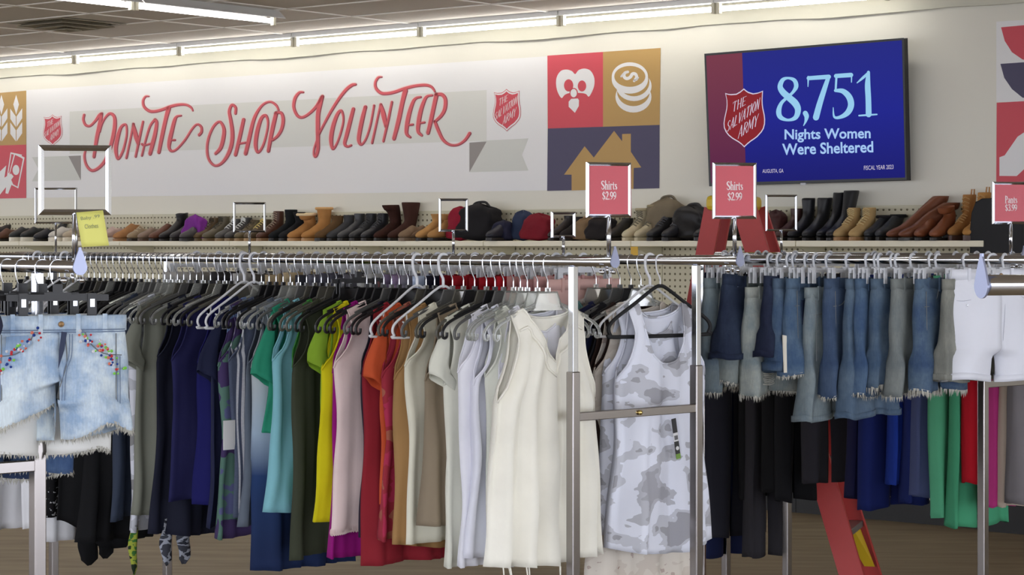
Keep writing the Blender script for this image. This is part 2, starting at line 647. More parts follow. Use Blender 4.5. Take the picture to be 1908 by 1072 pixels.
# capital letters as brush strokes in a unit box (x to the right, y downward), thick and thin like old lettering
GL = {
    'T': [[(.5, .02, .2), (.5, .98, .2)], [(.0, .05, .1), (1, .05, .1)], [(.03, .05, .08), (.0, .2, .06)], [(.97, .05, .08), (1, .2, .06)]],
    'H': [[(.12, .02, .2), (.12, .98, .2)], [(.88, .02, .2), (.88, .98, .2)], [(.12, .5, .1), (.88, .5, .1)]],
    'E': [[(.15, .02, .2), (.15, .98, .2)], [(.15, .04, .1), (.95, .04, .1)], [(.15, .5, .1), (.75, .5, .1)], [(.15, .96, .1), (.95, .96, .1)]],
    'S': [[(.9, .2, .09), (.6, .03, .1), (.2, .15, .16), (.3, .4, .22), (.7, .58, .22), (.8, .82, .16), (.45, .97, .1), (.06, .8, .09)]],
    'A': [[(.5, .02, .1), (.02, .98, .12)], [(.5, .02, .2), (.95, .98, .22)], [(.2, .65, .09), (.8, .65, .09)]],
    'L': [[(.15, .02, .2), (.15, .96, .2)], [(.15, .95, .1), (.95, .95, .1)]],
    'V': [[(.05, .02, .22), (.5, .98, .2)], [(.98, .02, .1), (.5, .98, .1)]],
    'I': [[(.5, .02, .22), (.5, .98, .22)]],
    'O': [[(.5, .03, .1), (.1, .35, .2), (.1, .68, .2), (.5, .97, .1), (.9, .68, .2), (.9, .35, .2), (.5, .03, .1)]],
    'N': [[(.12, .02, .12), (.12, .98, .12)], [(.12, .02, .2), (.88, .98, .2)], [(.88, .02, .12), (.88, .98, .12)]],
    'R': [[(.15, .02, .2), (.15, .98, .2)], [(.15, .05, .1), (.6, .04, .12), (.88, .25, .2), (.6, .5, .12), (.2, .52, .1)], [(.45, .5, .18), (.98, .98, .2)]],
    'M': [[(.1, .02, .12), (.02, .98, .12)], [(.1, .02, .2), (.5, .8, .18)], [(.9, .02, .1), (.5, .8, .1)], [(.9, .02, .2), (.97, .98, .2)]],
    'Y': [[(.03, .02, .2), (.5, .52, .2)], [(.97, .02, .1), (.5, .52, .12)], [(.5, .5, .2), (.5, .98, .2)]],
}


def words_on(word, x0, yb0, yt0, x1, yb1, yt1, slant=0.0, wt=1.0, gap=.22):
    """Strokes of a word between a left edge (bottom yb0, top yt0 at x0) and a right edge (x1)."""
    out = []
    ws = [.45 if c == 'I' else 1.25 if c == 'M' else 1.0 for c in word]
    tot = sum(ws) + gap * (len(word) - 1)
    pos = 0
    for c, w in zip(word, ws):
        for st in GL[c]:
            s2 = []
            for (gx, gy, gw) in st:
                u = (pos + gx * w) / tot
                yb, yt = yb0 + (yb1 - yb0) * u, yt0 + (yt1 - yt0) * u
                y = yt + (yb - yt) * gy
                x = x0 + (x1 - x0) * u + slant * (.5 - gy) * (yb - yt)
                s2.append((x, y, gw * (x1 - x0) / tot * wt))
            out.append(s2)
        pos += w + gap
    return out


def shield(dec, tf, parent, off, red, dark, white, thin=False):
    part_ = thing if False else None
    sh = bpy.data.objects.new('shield_emblem', None)
    COL.objects.link(sh)
    sh.parent = parent
    sh.empty_display_size = .05
    cx, cy = 338, 540
    sc_ = lambda k: [((x - cx) * k + cx, (y - cy) * k + cy) for x, y in SHIELD]
    class P: pass
    def sub(name, mat, o, **kw):
        ob = dec.shape(name, mat, o, parent, tf=tf, **kw)
        ob.parent = sh
        return ob
    if not thin:
        sub('shield_border', dark, off, polys=[sc_(1.0)])
    sub('shield_rim', white, off + .0006, polys=[sc_(.965 if not thin else 1.0)])
    sub('shield_field', red, off + .0012, polys=[sc_(.885 if not thin else .955)])
    st = words_on('THE', 200, 472, 332, 365, 368, 250, .10, .9)
    st += words_on('SALVATION', 130, 735, 585, 528, 425, 270, .16, 1.15)
    st += words_on('ARMY', 275, 815, 650, 510, 640, 480, .14, 1.0)
    sub('shield_lettering', white, off + .0018, strokes=st, smooth=True)
    return sh


dec = Decal(WALL)
o0 = WALL.at(500, 260)
ban = thing('wall_banner', 'long pale banner lettered Donate Shop Volunteer on the back wall', 'wall banner', o0)
dec.shape('sheet', PRINTW, .001, ban, polys=[[(49.5, 168), (1020, 105), (1020, 355), (49.5, 369)]])
dec.shape('ribbon', BANDG, .0016, ban, polys=[[(130, 208), (907, 168), (907, 262.5), (130, 287)]])
dec.shape('ribbon_tail', TAIL, .0018, ban, polys=[[(875, 266), (907, 262), (985, 258), (973, 289), (985, 318), (875, 321)]])
dec.shape('ribbon_tail', TAIL, .0018, ban, polys=[[(60, 293), (150, 290), (150, 336), (60, 338), (72, 315)]])
dec.shape('ribbon_fold', FOLD, .0022, ban, polys=[[(875, 266), (907, 264), (875, 321)]])
dec.shape('ribbon_fold', FOLD, .0022, ban, polys=[[(128, 291), (151, 290), (151, 336)]])
c1, c2, c3, c4 = crop(140, 130, 260 / 1394), crop(360, 130, 260 / 1394), crop(530, 120, 260 / 1394), crop(680, 120, 260 / 1394)
STROKES = [
    (c1, [[(92, 450, 20), (84, 500, 22), (105, 550, 22), (150, 560, 20), (200, 515, 22), (245, 455, 30), (268, 437, 22)],
          [(268, 440, 20), (255, 500, 34), (235, 600, 36), (215, 700, 34), (190, 870, 26)],
          [(248, 620, 14), (270, 540, 16), (305, 475, 18), (350, 437, 24), (392, 470, 30), (398, 560, 36), (378, 680, 36), (345, 800, 32), (300, 910, 30), (230, 985, 26), (165, 1005, 24), (115, 955, 22), (95, 875, 20), (105, 805, 18), (128, 772, 20)],
          [(505, 548, 20), (460, 575, 26), (425, 680, 36), (408, 800, 36), (430, 890, 22), (475, 820, 20), (508, 700, 18), (518, 610, 18), (505, 548, 20)],
          [(585, 540, 18), (550, 710, 18), (513, 882, 18)], [(583, 540, 18), (605, 650, 44), (632, 740, 30)], [(680, 518, 18), (645, 680, 22), (606, 868, 18)],
          [(800, 497, 22), (752, 560, 20), (710, 690, 18), (668, 858, 16)], [(800, 497, 24), (816, 530, 30), (800, 640, 36), (775, 740, 38), (750, 840, 32)], [(668, 742, 18), (690, 755, 16), (755, 738, 16)],
          [(738, 265, 9), (705, 268, 16), (681, 310, 20), (690, 368, 24), (740, 410, 26), (800, 415, 26), (880, 395, 26), (960, 365, 26), (1040, 348, 24), (1110, 350, 20), (1158, 375, 18), (1177, 408, 12)],
          [(935, 385, 42), (905, 500, 36), (870, 660, 36), (838, 825, 30)],
          [(1060, 458, 14), (1018, 467, 20), (995, 505, 32), (970, 600, 36), (945, 710, 38), (940, 780, 28), (968, 812, 22), (1020, 790, 18), (1100, 700, 18), (1170, 592, 18), (1220, 546, 18), (1260, 570, 22), (1264, 620, 24), (1240, 652, 24)],
          [(970, 703, 16), (998, 702, 18)]]),
    (c2, [[(225, 838, 24), (275, 780, 34), (303, 680, 36), (308, 590, 32), (268, 520, 22), (210, 560, 22), (160, 665, 22), (140, 780, 22), (155, 890, 22), (212, 955, 20), (280, 938, 24), (345, 855, 32), (385, 740, 36), (392, 620, 36), (375, 500, 32), (362, 415, 28), (388, 352, 24), (425, 378, 24), (424, 436, 24)],
          [(505, 498, 32), (465, 680, 34), (424, 850, 30)], [(460, 738, 18), (525, 728, 18)],
          [(525, 838, 34), (560, 690, 36), (600, 520, 32), (640, 425, 26), (700, 347, 20), (770, 320, 18), (828, 352, 20), (854, 402, 16)],
          [(725, 457, 26), (680, 490, 32), (640, 620, 38), (625, 755, 36), (650, 825, 22), (700, 755, 20), (738, 620, 18), (748, 520, 20), (725, 457, 26)],
          [(830, 435, 34), (800, 560, 38), (775, 680, 36), (752, 812, 30)], [(828, 430, 24), (880, 432, 28), (900, 500, 32), (885, 590, 30), (845, 660, 26), (795, 702, 22)]]),
    (c3, [[(190, 278, 14), (150, 282, 22), (107, 340, 28), (95, 430, 28), (130, 510, 26), (182, 528, 24), (250, 490, 24), (320, 420, 28), (368, 340, 30), (382, 318, 26)],
          [(380, 322, 30), (355, 400, 44), (337, 500, 40), (335, 620, 40), (335, 740, 36), (335, 850, 32), (313, 918, 26), (295, 900, 18), (300, 840, 18), (325, 760, 16)],
          [(342, 705, 20), (390, 610, 20), (460, 480, 24), (540, 352, 26), (615, 255, 28), (675, 207, 28), (712, 200, 20)],
          [(570, 464, 24), (530, 500, 32), (487, 620, 38), (467, 750, 38), (485, 843, 24), (530, 780, 18), (573, 650, 18), (591, 545, 18), (570, 464, 24)],
          [(690, 445, 32), (660, 560, 36), (625, 700, 36), (603, 790, 30), (630, 820, 20), (668, 808, 18)],
          [(810, 425, 32), (780, 540, 38), (752, 680, 38), (745, 765, 34), (773, 800, 20), (820, 735, 18), (862, 600, 18), (897, 410, 18)],
          [(962, 400, 18), (920, 590, 18), (877, 785, 20)], [(965, 398, 20), (990, 500, 46), (1015, 620, 30)], [(1075, 375, 20), (1035, 570, 22), (990, 768, 20)]]),
    (c4, [[(170, 125, 9), (135, 130, 18), (106, 180, 22), (112, 238, 26), (160, 284, 28), (220, 290, 28), (300, 275, 28), (400, 240, 28), (500, 215, 26), (600, 206, 26), (658, 220, 22), (688, 250, 18), (699, 272, 14)],
          [(405, 262, 46), (375, 380, 40), (335, 570, 40), (291, 742, 34)],
          [(558, 326, 18), (515, 336, 22), (482, 375, 30), (445, 485, 38), (422, 600, 40), (417, 690, 32), (455, 728, 18)], [(445, 605, 18), (480, 600, 18)],
          [(673, 309, 18), (627, 317, 22), (597, 355, 30), (560, 460, 38), (537, 580, 40), (533, 670, 32), (570, 710, 18)], [(560, 585, 18), (596, 579, 18)],
          [(715, 303, 40), (690, 420, 38), (660, 560, 38), (631, 686, 32)], [(715, 300, 30), (770, 302, 32), (804, 350, 34), (800, 440, 34), (765, 510, 30), (700, 572, 24)],
          [(700, 572, 28), (730, 650, 32), (780, 750, 28), (850, 802, 22), (930, 802, 20), (1000, 757, 24), (1048, 688, 28)]]),
]


def all_strokes():
    for tf, sts in STROKES:
        for s in sts:
            k = 260 / 1394
            yield [(*tf(x, y), w * k) for x, y, w in s]


S_ = list(all_strokes())
dec.shape('lettering_halo', HALO, .0026, ban, strokes=S_, extra=3.2)
dec.shape('lettering_shade', REDD, .0030, ban, strokes=S_, extra=.9, shift=(.7, .5))
dec.shape('lettering', LETR, .0034, ban, strokes=S_, extra=-.7, shift=(-.3, -.2))
shield(dec, crop(910, 150, 80 / 780), ban, .0026, RED, RED, PRINTW)
shield(dec, lambda x, y: (80.5 + (x - 86) * .0716, 213.5 + (y - 155) * .0766), ban, .0026, RED, RED, PRINTW)


def tile(name, mat, quad, parent, off=.0022):
    return dec.shape(name, mat, off, parent, polys=[quad])


cp = crop(1000, 80, 250 / 924)
pan = thing('wall_graphic', 'three block wall graphic with hearts coins and houses beside the TV', 'wall graphic', WALL.at(1125, 225))
T = tile('red_tile', RED, [cp(75, 88), cp(458, 62), cp(458, 578), cp(78, 590)], pan)
i = dec.shape('family_symbol', PRINTW, .0028, pan, tf=cp, polys=[spline(p_, 4, True) for p_ in [
    [(267, 215), (290, 188), (330, 177), (370, 190), (395, 230), (400, 275), (390, 320), (362, 370), (340, 352), (300, 345), (232, 345), (195, 358), (172, 380), (145, 335), (135, 280), (142, 230), (170, 192), (210, 184), (245, 195)],
    [(222, 405), (240, 385), (285, 383), (293, 395), (292, 435), (265, 482), (222, 440)]][:1]] + [[(222, 405), (240, 385), (285, 383), (293, 395), (292, 435), (265, 482), (222, 440)]])
i.parent = T; i.matrix_parent_inverse = Matrix.Identity(4)
i = dec.shape('family_symbol', RED, .0034, pan, tf=cp, polys=[ell(222, 293, 32, 42), ell(314, 297, 29, 38), ell(257, 346, 29, 36)])
i.parent = T
i = dec.shape('family_symbol', PRINTW, .0040, pan, tf=cp, polys=[ell(257, 346, 22, 29)])
i.parent = T
T = tile('gold_tile', GOLD, [cp(458, 62), cp(855, 35), cp(848, 565), cp(458, 578)], pan)
cw, cg = [], []
for (cx_, cy_) in ((669, 372), (669, 318)):
    cw.append(ell(cx_, cy_ - 22, 124, 88, 40, 0, 180) + ell(cx_, cy_ - 30, 124, 88, 40, 180, 360))
i = dec.shape('coin_symbol', PRINTW, .0028, pan, tf=cp, polys=[ell(668, 372, 124, 108)]); i.parent = T
i = dec.shape('coin_symbol', GOLD, .0034, pan, tf=cp, polys=[ell(668, 338, 112, 98)]); i.parent = T
i = dec.shape('coin_symbol', PRINTW, .0040, pan, tf=cp, polys=[ell(672, 298, 122, 103)]); i.parent = T
i = dec.shape('coin_symbol', GOLD, .0046, pan, tf=cp, polys=[ell(672, 270, 107, 98)]); i.parent = T
i = dec.shape('coin_symbol', PRINTW, .0052, pan, tf=cp, polys=[ell(645, 234, 125, 100, 24, 180, 360) + ell(645, 252, 125, 98, 24, 0, 180)]); i.parent = T
i = dec.shape('coin_symbol', GOLD, .0058, pan, tf=cp, polys=[ell(645, 231, 107, 72)]); i.parent = T
i = dec.shape('coin_symbol', PRINTW, .0064, pan, tf=cp, strokes=[[(632, 200, 18), (610, 208, 20), (606, 232, 22), (624, 246, 22), (648, 236, 22), (664, 214, 22), (684, 216, 22), (692, 236, 20), (676, 262, 18)], [(586, 232, 13), (600, 214, 13)], [(690, 256, 13), (702, 240, 13)]]); i.parent = T
T = tile('navy_tile', NAVY, [cp(78, 590), cp(848, 565), cp(846, 1002), cp(73, 1020)], pan)
i = dec.shape('house_symbol', GOLD, .0028, pan, tf=cp, polys=[[(190, 908), (332, 712), (395, 790), (535, 606), (590, 678), (590, 628), (650, 626), (650, 750), (722, 858), (670, 862), (668, 1006), (242, 1017), (242, 908)]]); i.parent = T
for ch in pan.children:
    pass

pl = thing('wall_graphic', 'wheat and banknote wall graphic at the far end of the banner', 'wall graphic', WALL.at(10, 270))
lc = crop(0, 150, 130 / 581)
T = tile('gold_tile', GOLD, [(-60, 178), lc(220, 85), lc(220, 535), (-60, 273)], pl)
leaf = []
for dx in (0, -123):
    leaf += [[(137 + dx, 120), (160 + dx, 200), (137 + dx, 285), (113 + dx, 200)],
             [(134 + dx, 388), (134 + dx, 300), (88 + dx, 235), (88 + dx, 320)], [(140 + dx, 388), (140 + dx, 300), (187 + dx, 232), (187 + dx, 315)],
             [(134 + dx, 508), (134 + dx, 415), (88 + dx, 350), (88 + dx, 445)], [(140 + dx, 508), (140 + dx, 415), (187 + dx, 347), (187 + dx, 440)]]
i = dec.shape('wheat_symbol', PRINTW, .0028, pl, tf=lc, polys=leaf); i.parent = T
T = tile('red_tile', RED, [(-60, 273), lc(220, 535), lc(220, 980), (-60, 371)], pl)
i = dec.shape('money_symbol', PRINTW, .0028, pl, tf=lc, polys=[[(90, 598), (185, 618), (183, 630), (207, 642), (155, 900), (98, 870), (70, 945), (48, 940), (60, 800)]]); i.parent = T
i = dec.shape('money_symbol', RED, .0032, pl, tf=lc, polys=[[(97, 612), (118, 617), (80, 770), (72, 772)], [(128, 620), (180, 645), (193, 655), (148, 885), (112, 865), (80, 790)]]); i.parent = T
i = dec.shape('money_symbol', PRINTW, .0036, pl, tf=lc, polys=[ell(136, 746, 28, 42), [(-40, 800), (55, 708), (40, 810), (95, 775), (116, 800), (60, 880), (0, 955), (-40, 960)]]); i.parent = T

pr = thing('wall_graphic', 'pale wall graphic with a red and a navy half round beyond the TV', 'wall graphic', WALL.at(1890, 190))
rc = crop(1838, 30, 70 / 234)
tile('sheet', PRINTW, [rc(62, 35), (1990, 32), (1990, 190), rc(62, 535)], pr, .001)
dec.shape('half_round', RED, .0022, pr, tf=rc, polys=[[(92, 70), (420, 40), (415, 130), (385, 210), (330, 262), (270, 280), (225, 270), (160, 225), (115, 155)]])
dec.shape('half_round', NAVY, .0022, pr, tf=rc, polys=[[(88, 298), (415, 275), (410, 370), (380, 440), (330, 492), (270, 515), (225, 508), (160, 455), (112, 385)]])
T = tile('red_tile', RED, [rc(65, 540), (1990, 184), (1990, 336), rc(62, 1037)], pr)
i = dec.shape('house_symbol', PRINTW, .0028, pr, tf=rc, polys=[[(82, 880), (115, 868), (195, 752), (250, 715), (320, 760), (320, 950), (235, 955), (190, 997), (82, 996)]]); i.parent = T

# ------------------------------------------------------------------ television
tilt = .046 / .82
tvn = (WN - Vector((0, 0, tilt))).normalized()
tvc = WALL.at(1500, 211, .13)
TV = Plane(tvc, tvn)
tv = thing('television', 'large wall mounted TV showing a blue slide with nights sheltered', 'TV', tvc)
TL, TR, BR, BL = [TV.at(*q) for q in ((1313, 101), (1683.5, 71.5), (1689.5, 336), (1322, 346.5))]
mb = MB().prism([TL, TR, BR, BL], -tvn * .045)
part('housing', mb, plain('tv_black', (16, 16, 18), .35), tv, bevel=.003, origin=tvc)
mb = MB().beam(TV.at(1500, 210) - tvn * .045, TV.at(1500, 210) - tvn * .045 - WN * .075, .3, .3)
part('wall_bracket', mb, plain('tv_black', (16, 16, 18)), tv, origin=tvc)
tvd = Decal(TV)


def glow(name, rgb, e, rough=.12):
    return plain(name, rgb, rough, spec=.06, emit=e)


def blue_build(N, L, tc):
    r = _ramp(N, [(.0, (4, 6, 118)), (.5, (8, 20, 150)), (1, (16, 26, 140))])
    sp = N.new('ShaderNodeSeparateXYZ'); L.new(tc.outputs['Generated'], sp.inputs[0]); L.new(sp.outputs['Z'], r.inputs[0])
    return r.outputs[0]


def screen_mat(name, build):
    m = ramp_mat(name, build)
    b = m.node_tree.nodes['Principled BSDF']
    lk = b.inputs['Base Color'].links[0].from_socket
    m.node_tree.links.new(lk, b.inputs['Emission Color'])
    b.inputs['Emission Strength'].default_value = .8
    b.inputs['Roughness'].default_value = .08
    b.inputs['Specular IOR Level'].default_value = .06
    for l in list(b.inputs['Base Color'].links):
        m.node_tree.links.remove(l)
    b.inputs['Base Color'].default_value = (.004, .004, .006, 1)
    return m


def maroon_build(N, L, tc):
    r = _ramp(N, [(.0, (92, 20, 70)), (1, (128, 52, 72))])
    sp = N.new('ShaderNodeSeparateXYZ'); L.new(tc.outputs['Generated'], sp.inputs[0]); L.new(sp.outputs['Z'], r.inputs[0])
    return r.outputs[0]


scr = tvd.shape('screen', screen_mat('screen_blue', blue_build), .0006, tv, polys=[[(1316, 104), (1680.5, 75), (1686.5, 331), (1325, 341.5)]])
for nm, mat, off, kw in (
    ('screen_stripe', screen_mat('screen_maroon', maroon_build), .0012, dict(polys=[[(1316, 104), (1383, 98.5), (1390.5, 339.5), (1325, 341.5)]])),
):
    q = tvd.shape(nm, mat, off, tv, **kw)
    q.parent = scr
SCRW = glow('screen_pale_blue', (150, 205, 240), .95)
SCRT = glow('screen_text', (165, 200, 245), .95)
SHR = glow('screen_red', (150, 24, 34), .75)
SHW = glow('screen_white', (215, 205, 225), .9)
c6 = crop(1330, 120, 320 / 1715)
DIG = [[(745, 137, 24), (690, 156, 40), (664, 220, 52), (690, 275, 62), (750, 330, 66), (815, 390, 70), (842, 455, 60), (818, 530, 46), (745, 556, 26), (670, 530, 46), (650, 470, 52), (675, 390, 36), (735, 330, 28), (790, 280, 30), (824, 220, 44), (806, 160, 40), (745, 137, 24)],
       [(915, 488, 50), (928, 520, 46), (918, 570, 24), (898, 612, 8)],
       [(945, 125, 20), (942, 222, 8)], [(948, 138, 40), (1150, 124, 44)], [(1148, 124, 38), (1110, 235, 48), (1060, 390, 58), (1022, 530, 62)],
       [(1222, 116, 42), (1372, 106, 44)], [(1378, 98, 14), (1376, 178, 10)], [(1226, 125, 22), (1218, 262, 20)],
       [(1215, 262, 28), (1290, 268, 50), (1352, 325, 62), (1372, 405, 62), (1340, 480, 56), (1270, 525, 36), (1205, 525, 22), (1194, 432, 8)],
       [(1432, 185, 10), (1490, 135, 26), (1548, 82, 24)], [(1546, 78, 30), (1538, 200, 54), (1545, 350, 56), (1548, 500, 58)], [(1452, 512, 16), (1540, 506, 18), (1630, 500, 14)]]
q = tvd.shape('screen_numerals', SCRW, .0018, tv, strokes=DIG, tf=c6); q.parent = scr
shd = shield(tvd, lambda x, y: c6(100 + (x - 86) * .813, 240 + (y - 155) * .765), tv, .0018, SHR, SHR, SHW, thin=True)
shd.parent = scr


def text_px(dec, name, mat, body, tl, tr, br, bl, parent, off, bold=0.0):
    vs, fs = text_mesh(body, bold)
    f = quad_map(tl, tr, br, bl)
    return dec.shape(name, mat, off, parent, raw=[([f(*v) for v in vs], fs)])


for body, tl, tr, br, bl, mt, bd in (
    ('Nights Women', c6(708, 650), c6(1568, 632), c6(1568, 772), c6(708, 782), SCRT, .022),
    ('Were Sheltered', c6(683, 792), c6(1592, 765), c6(1595, 880), c6(686, 908), SCRT, .022),
    ('AUGUSTA, GA', (1421, 315.5), (1460, 314.5), (1460, 323), (1421, 323.5), SHW, .0),
    ('FISCAL YEAR 2023', (1610, 309), (1665, 307), (1665, 315), (1610, 317), SHW, .0)):
    q = text_px(tvd, 'screen_lettering', mt, body, tl, tr, br, bl, tv, .0018, bd)
    q.parent = scr
q = MB().box(TV.at(1497, 343), (.035, .012, .012), WROT)
part('power_light', q, plain('tv_label', (190, 190, 195), .4), tv, origin=tvc)
# ------------------------------------------------------------------ wall shelving with shoes
SHELFM = plain('shelf_cream', (205, 199, 172), .5)
RIMM = plain('shelf_lip', (238, 230, 204), .45)


def peg_build(N, L, tc):
    # holes every 4 cm of a real perforated board
    mp = N.new('ShaderNodeMapping'); mp.inputs['Rotation'].default_value = (0, 0, -math.atan2(WD.y, WD.x)); L.new(tc.outputs['Object'], mp.inputs[0])
    sp = N.new('ShaderNodeSeparateXYZ'); L.new(mp.outputs[0], sp.inputs[0])
    acc = []
    for ax in ('X', 'Z'):
        a = N.new('ShaderNodeMath'); a.operation = 'MULTIPLY'; a.inputs[1].default_value = 25; L.new(sp.outputs[ax], a.inputs[0])
        f = N.new('ShaderNodeMath'); f.operation = 'FRACT'; L.new(a.outputs[0], f.inputs[0])
        c = N.new('ShaderNodeMath'); c.operation = 'SUBTRACT'; c.inputs[1].default_value = .5; L.new(f.outputs[0], c.inputs[0])
        p = N.new('ShaderNodeMath'); p.operation = 'POWER'; p.inputs[1].default_value = 2; L.new(c.outputs[0], p.inputs[0])
        acc.append(p)
    s = N.new('ShaderNodeMath'); s.operation = 'ADD'; L.new(acc[0].outputs[0], s.inputs[0]); L.new(acc[1].outputs[0], s.inputs[1])
    r = _ramp(N, [(0, (112, 104, 84)), (.035, (208, 201, 176))], True)
    L.new(s.outputs[0], r.inputs[0])
    return r.outputs[0]


PEGM = ramp_mat('pegboard', peg_build)
SH_OFF = .38                      # shelf depth from the wall
SH_Z = EYE + .012                 # top of the upper shelf


def s_at(x, off):
    """Distance along the wall of what stands off metres from it at picture column x."""
    u = (x - CX) / FPX
    d = Vector((u, 1, 0))
    t = (WALL_D - off) / -(d.dot(WN))
    return (d * t - WALL.p).dot(WD)


s_end = s_at(1832, SH_OFF)
seam = s_at(1175, SH_OFF)
gond = thing('shoe_shelving', 'long cream pegboard shelving unit carrying shoes along the back wall', 'shelving', wall_xy(seam, .2, 0))
go = gond.location
edges = [seam + 1.219 * k for k in range(-14, 8)]
edges = [e for e in edges if e < s_end - .3] + [s_end]
for a, b in zip(edges[:-1], edges[1:]):
    part('shelf', slab(a + .002, b - .002, .03, SH_OFF - .02, SH_Z - .025, SH_Z), SHELFM, gond, origin=go)
    lp = part('shelf_lip', slab(a + .002, b - .002, SH_OFF - .02, SH_OFF, SH_Z - .034, SH_Z + .002), RIMM, gond, bevel=.004, origin=go)
    part('pegboard_panel', slab(a + .002, b - .002, .012, .03, .10, EYE + .215), PEGM, gond, origin=go)
    part('top_rail', slab(a + .002, b - .002, .010, .036, EYE + .205, EYE + .226), SHELFM, gond, origin=go)
    part('lower_shelf', slab(a + .002, b - .002, .03, SH_OFF - .02, 1.10, 1.13), SHELFM, gond, origin=go)
    part('lower_shelf', slab(a + .002, b - .002, .03, SH_OFF - .02, .60, .63), SHELFM, gond, origin=go)
    part('base_deck', slab(a + .002, b - .002, .016, SH_OFF, .14, .17), SHELFM, gond, origin=go)
    part('kick_plate', slab(a + .002, b - .002, .016, SH_OFF - .005, 0, .14), plain('kick_black', (22, 21, 20), .6), gond, origin=go)
    br = MB().prism([wall_xy(b - .012, .03, SH_Z - .03), wall_xy(b - .012, SH_OFF - .03, SH_Z - .03), wall_xy(b - .012, .03, SH_Z - .13)], WD * .006)
    part('shelf_bracket', br, SHELFM, gond, origin=go)
# the open bay beyond the shelf's end, holding the suitcase
bay = thing('display_platform', 'low dark platform at the end of the shoe shelving', 'platform', wall_xy(s_end + .55, .25, 0))
part('deck', slab(s_end + .02, s_end + 1.2, .03, .46, 1.16, 1.19), plain('deck_dark', (60, 56, 50), .6), bay, origin=bay.location)
part('plinth', slab(s_end + .04, s_end + 1.18, .05, .44, 0, 1.16), plain('kick_black', (22, 21, 20), .6), bay, origin=bay.location)

# ------------------------------------------------------------------ shoes and boots
SHOEM = {}


def leather(rgb, suede=False):
    return plain('leather_%d_%d_%d%s' % (*rgb, '_s' if suede else ''), rgb, .9 if suede else .42, spec=.15 if suede else .4, noise=.16, nscale=22, bump=.35 if suede else .15, bscale=70)


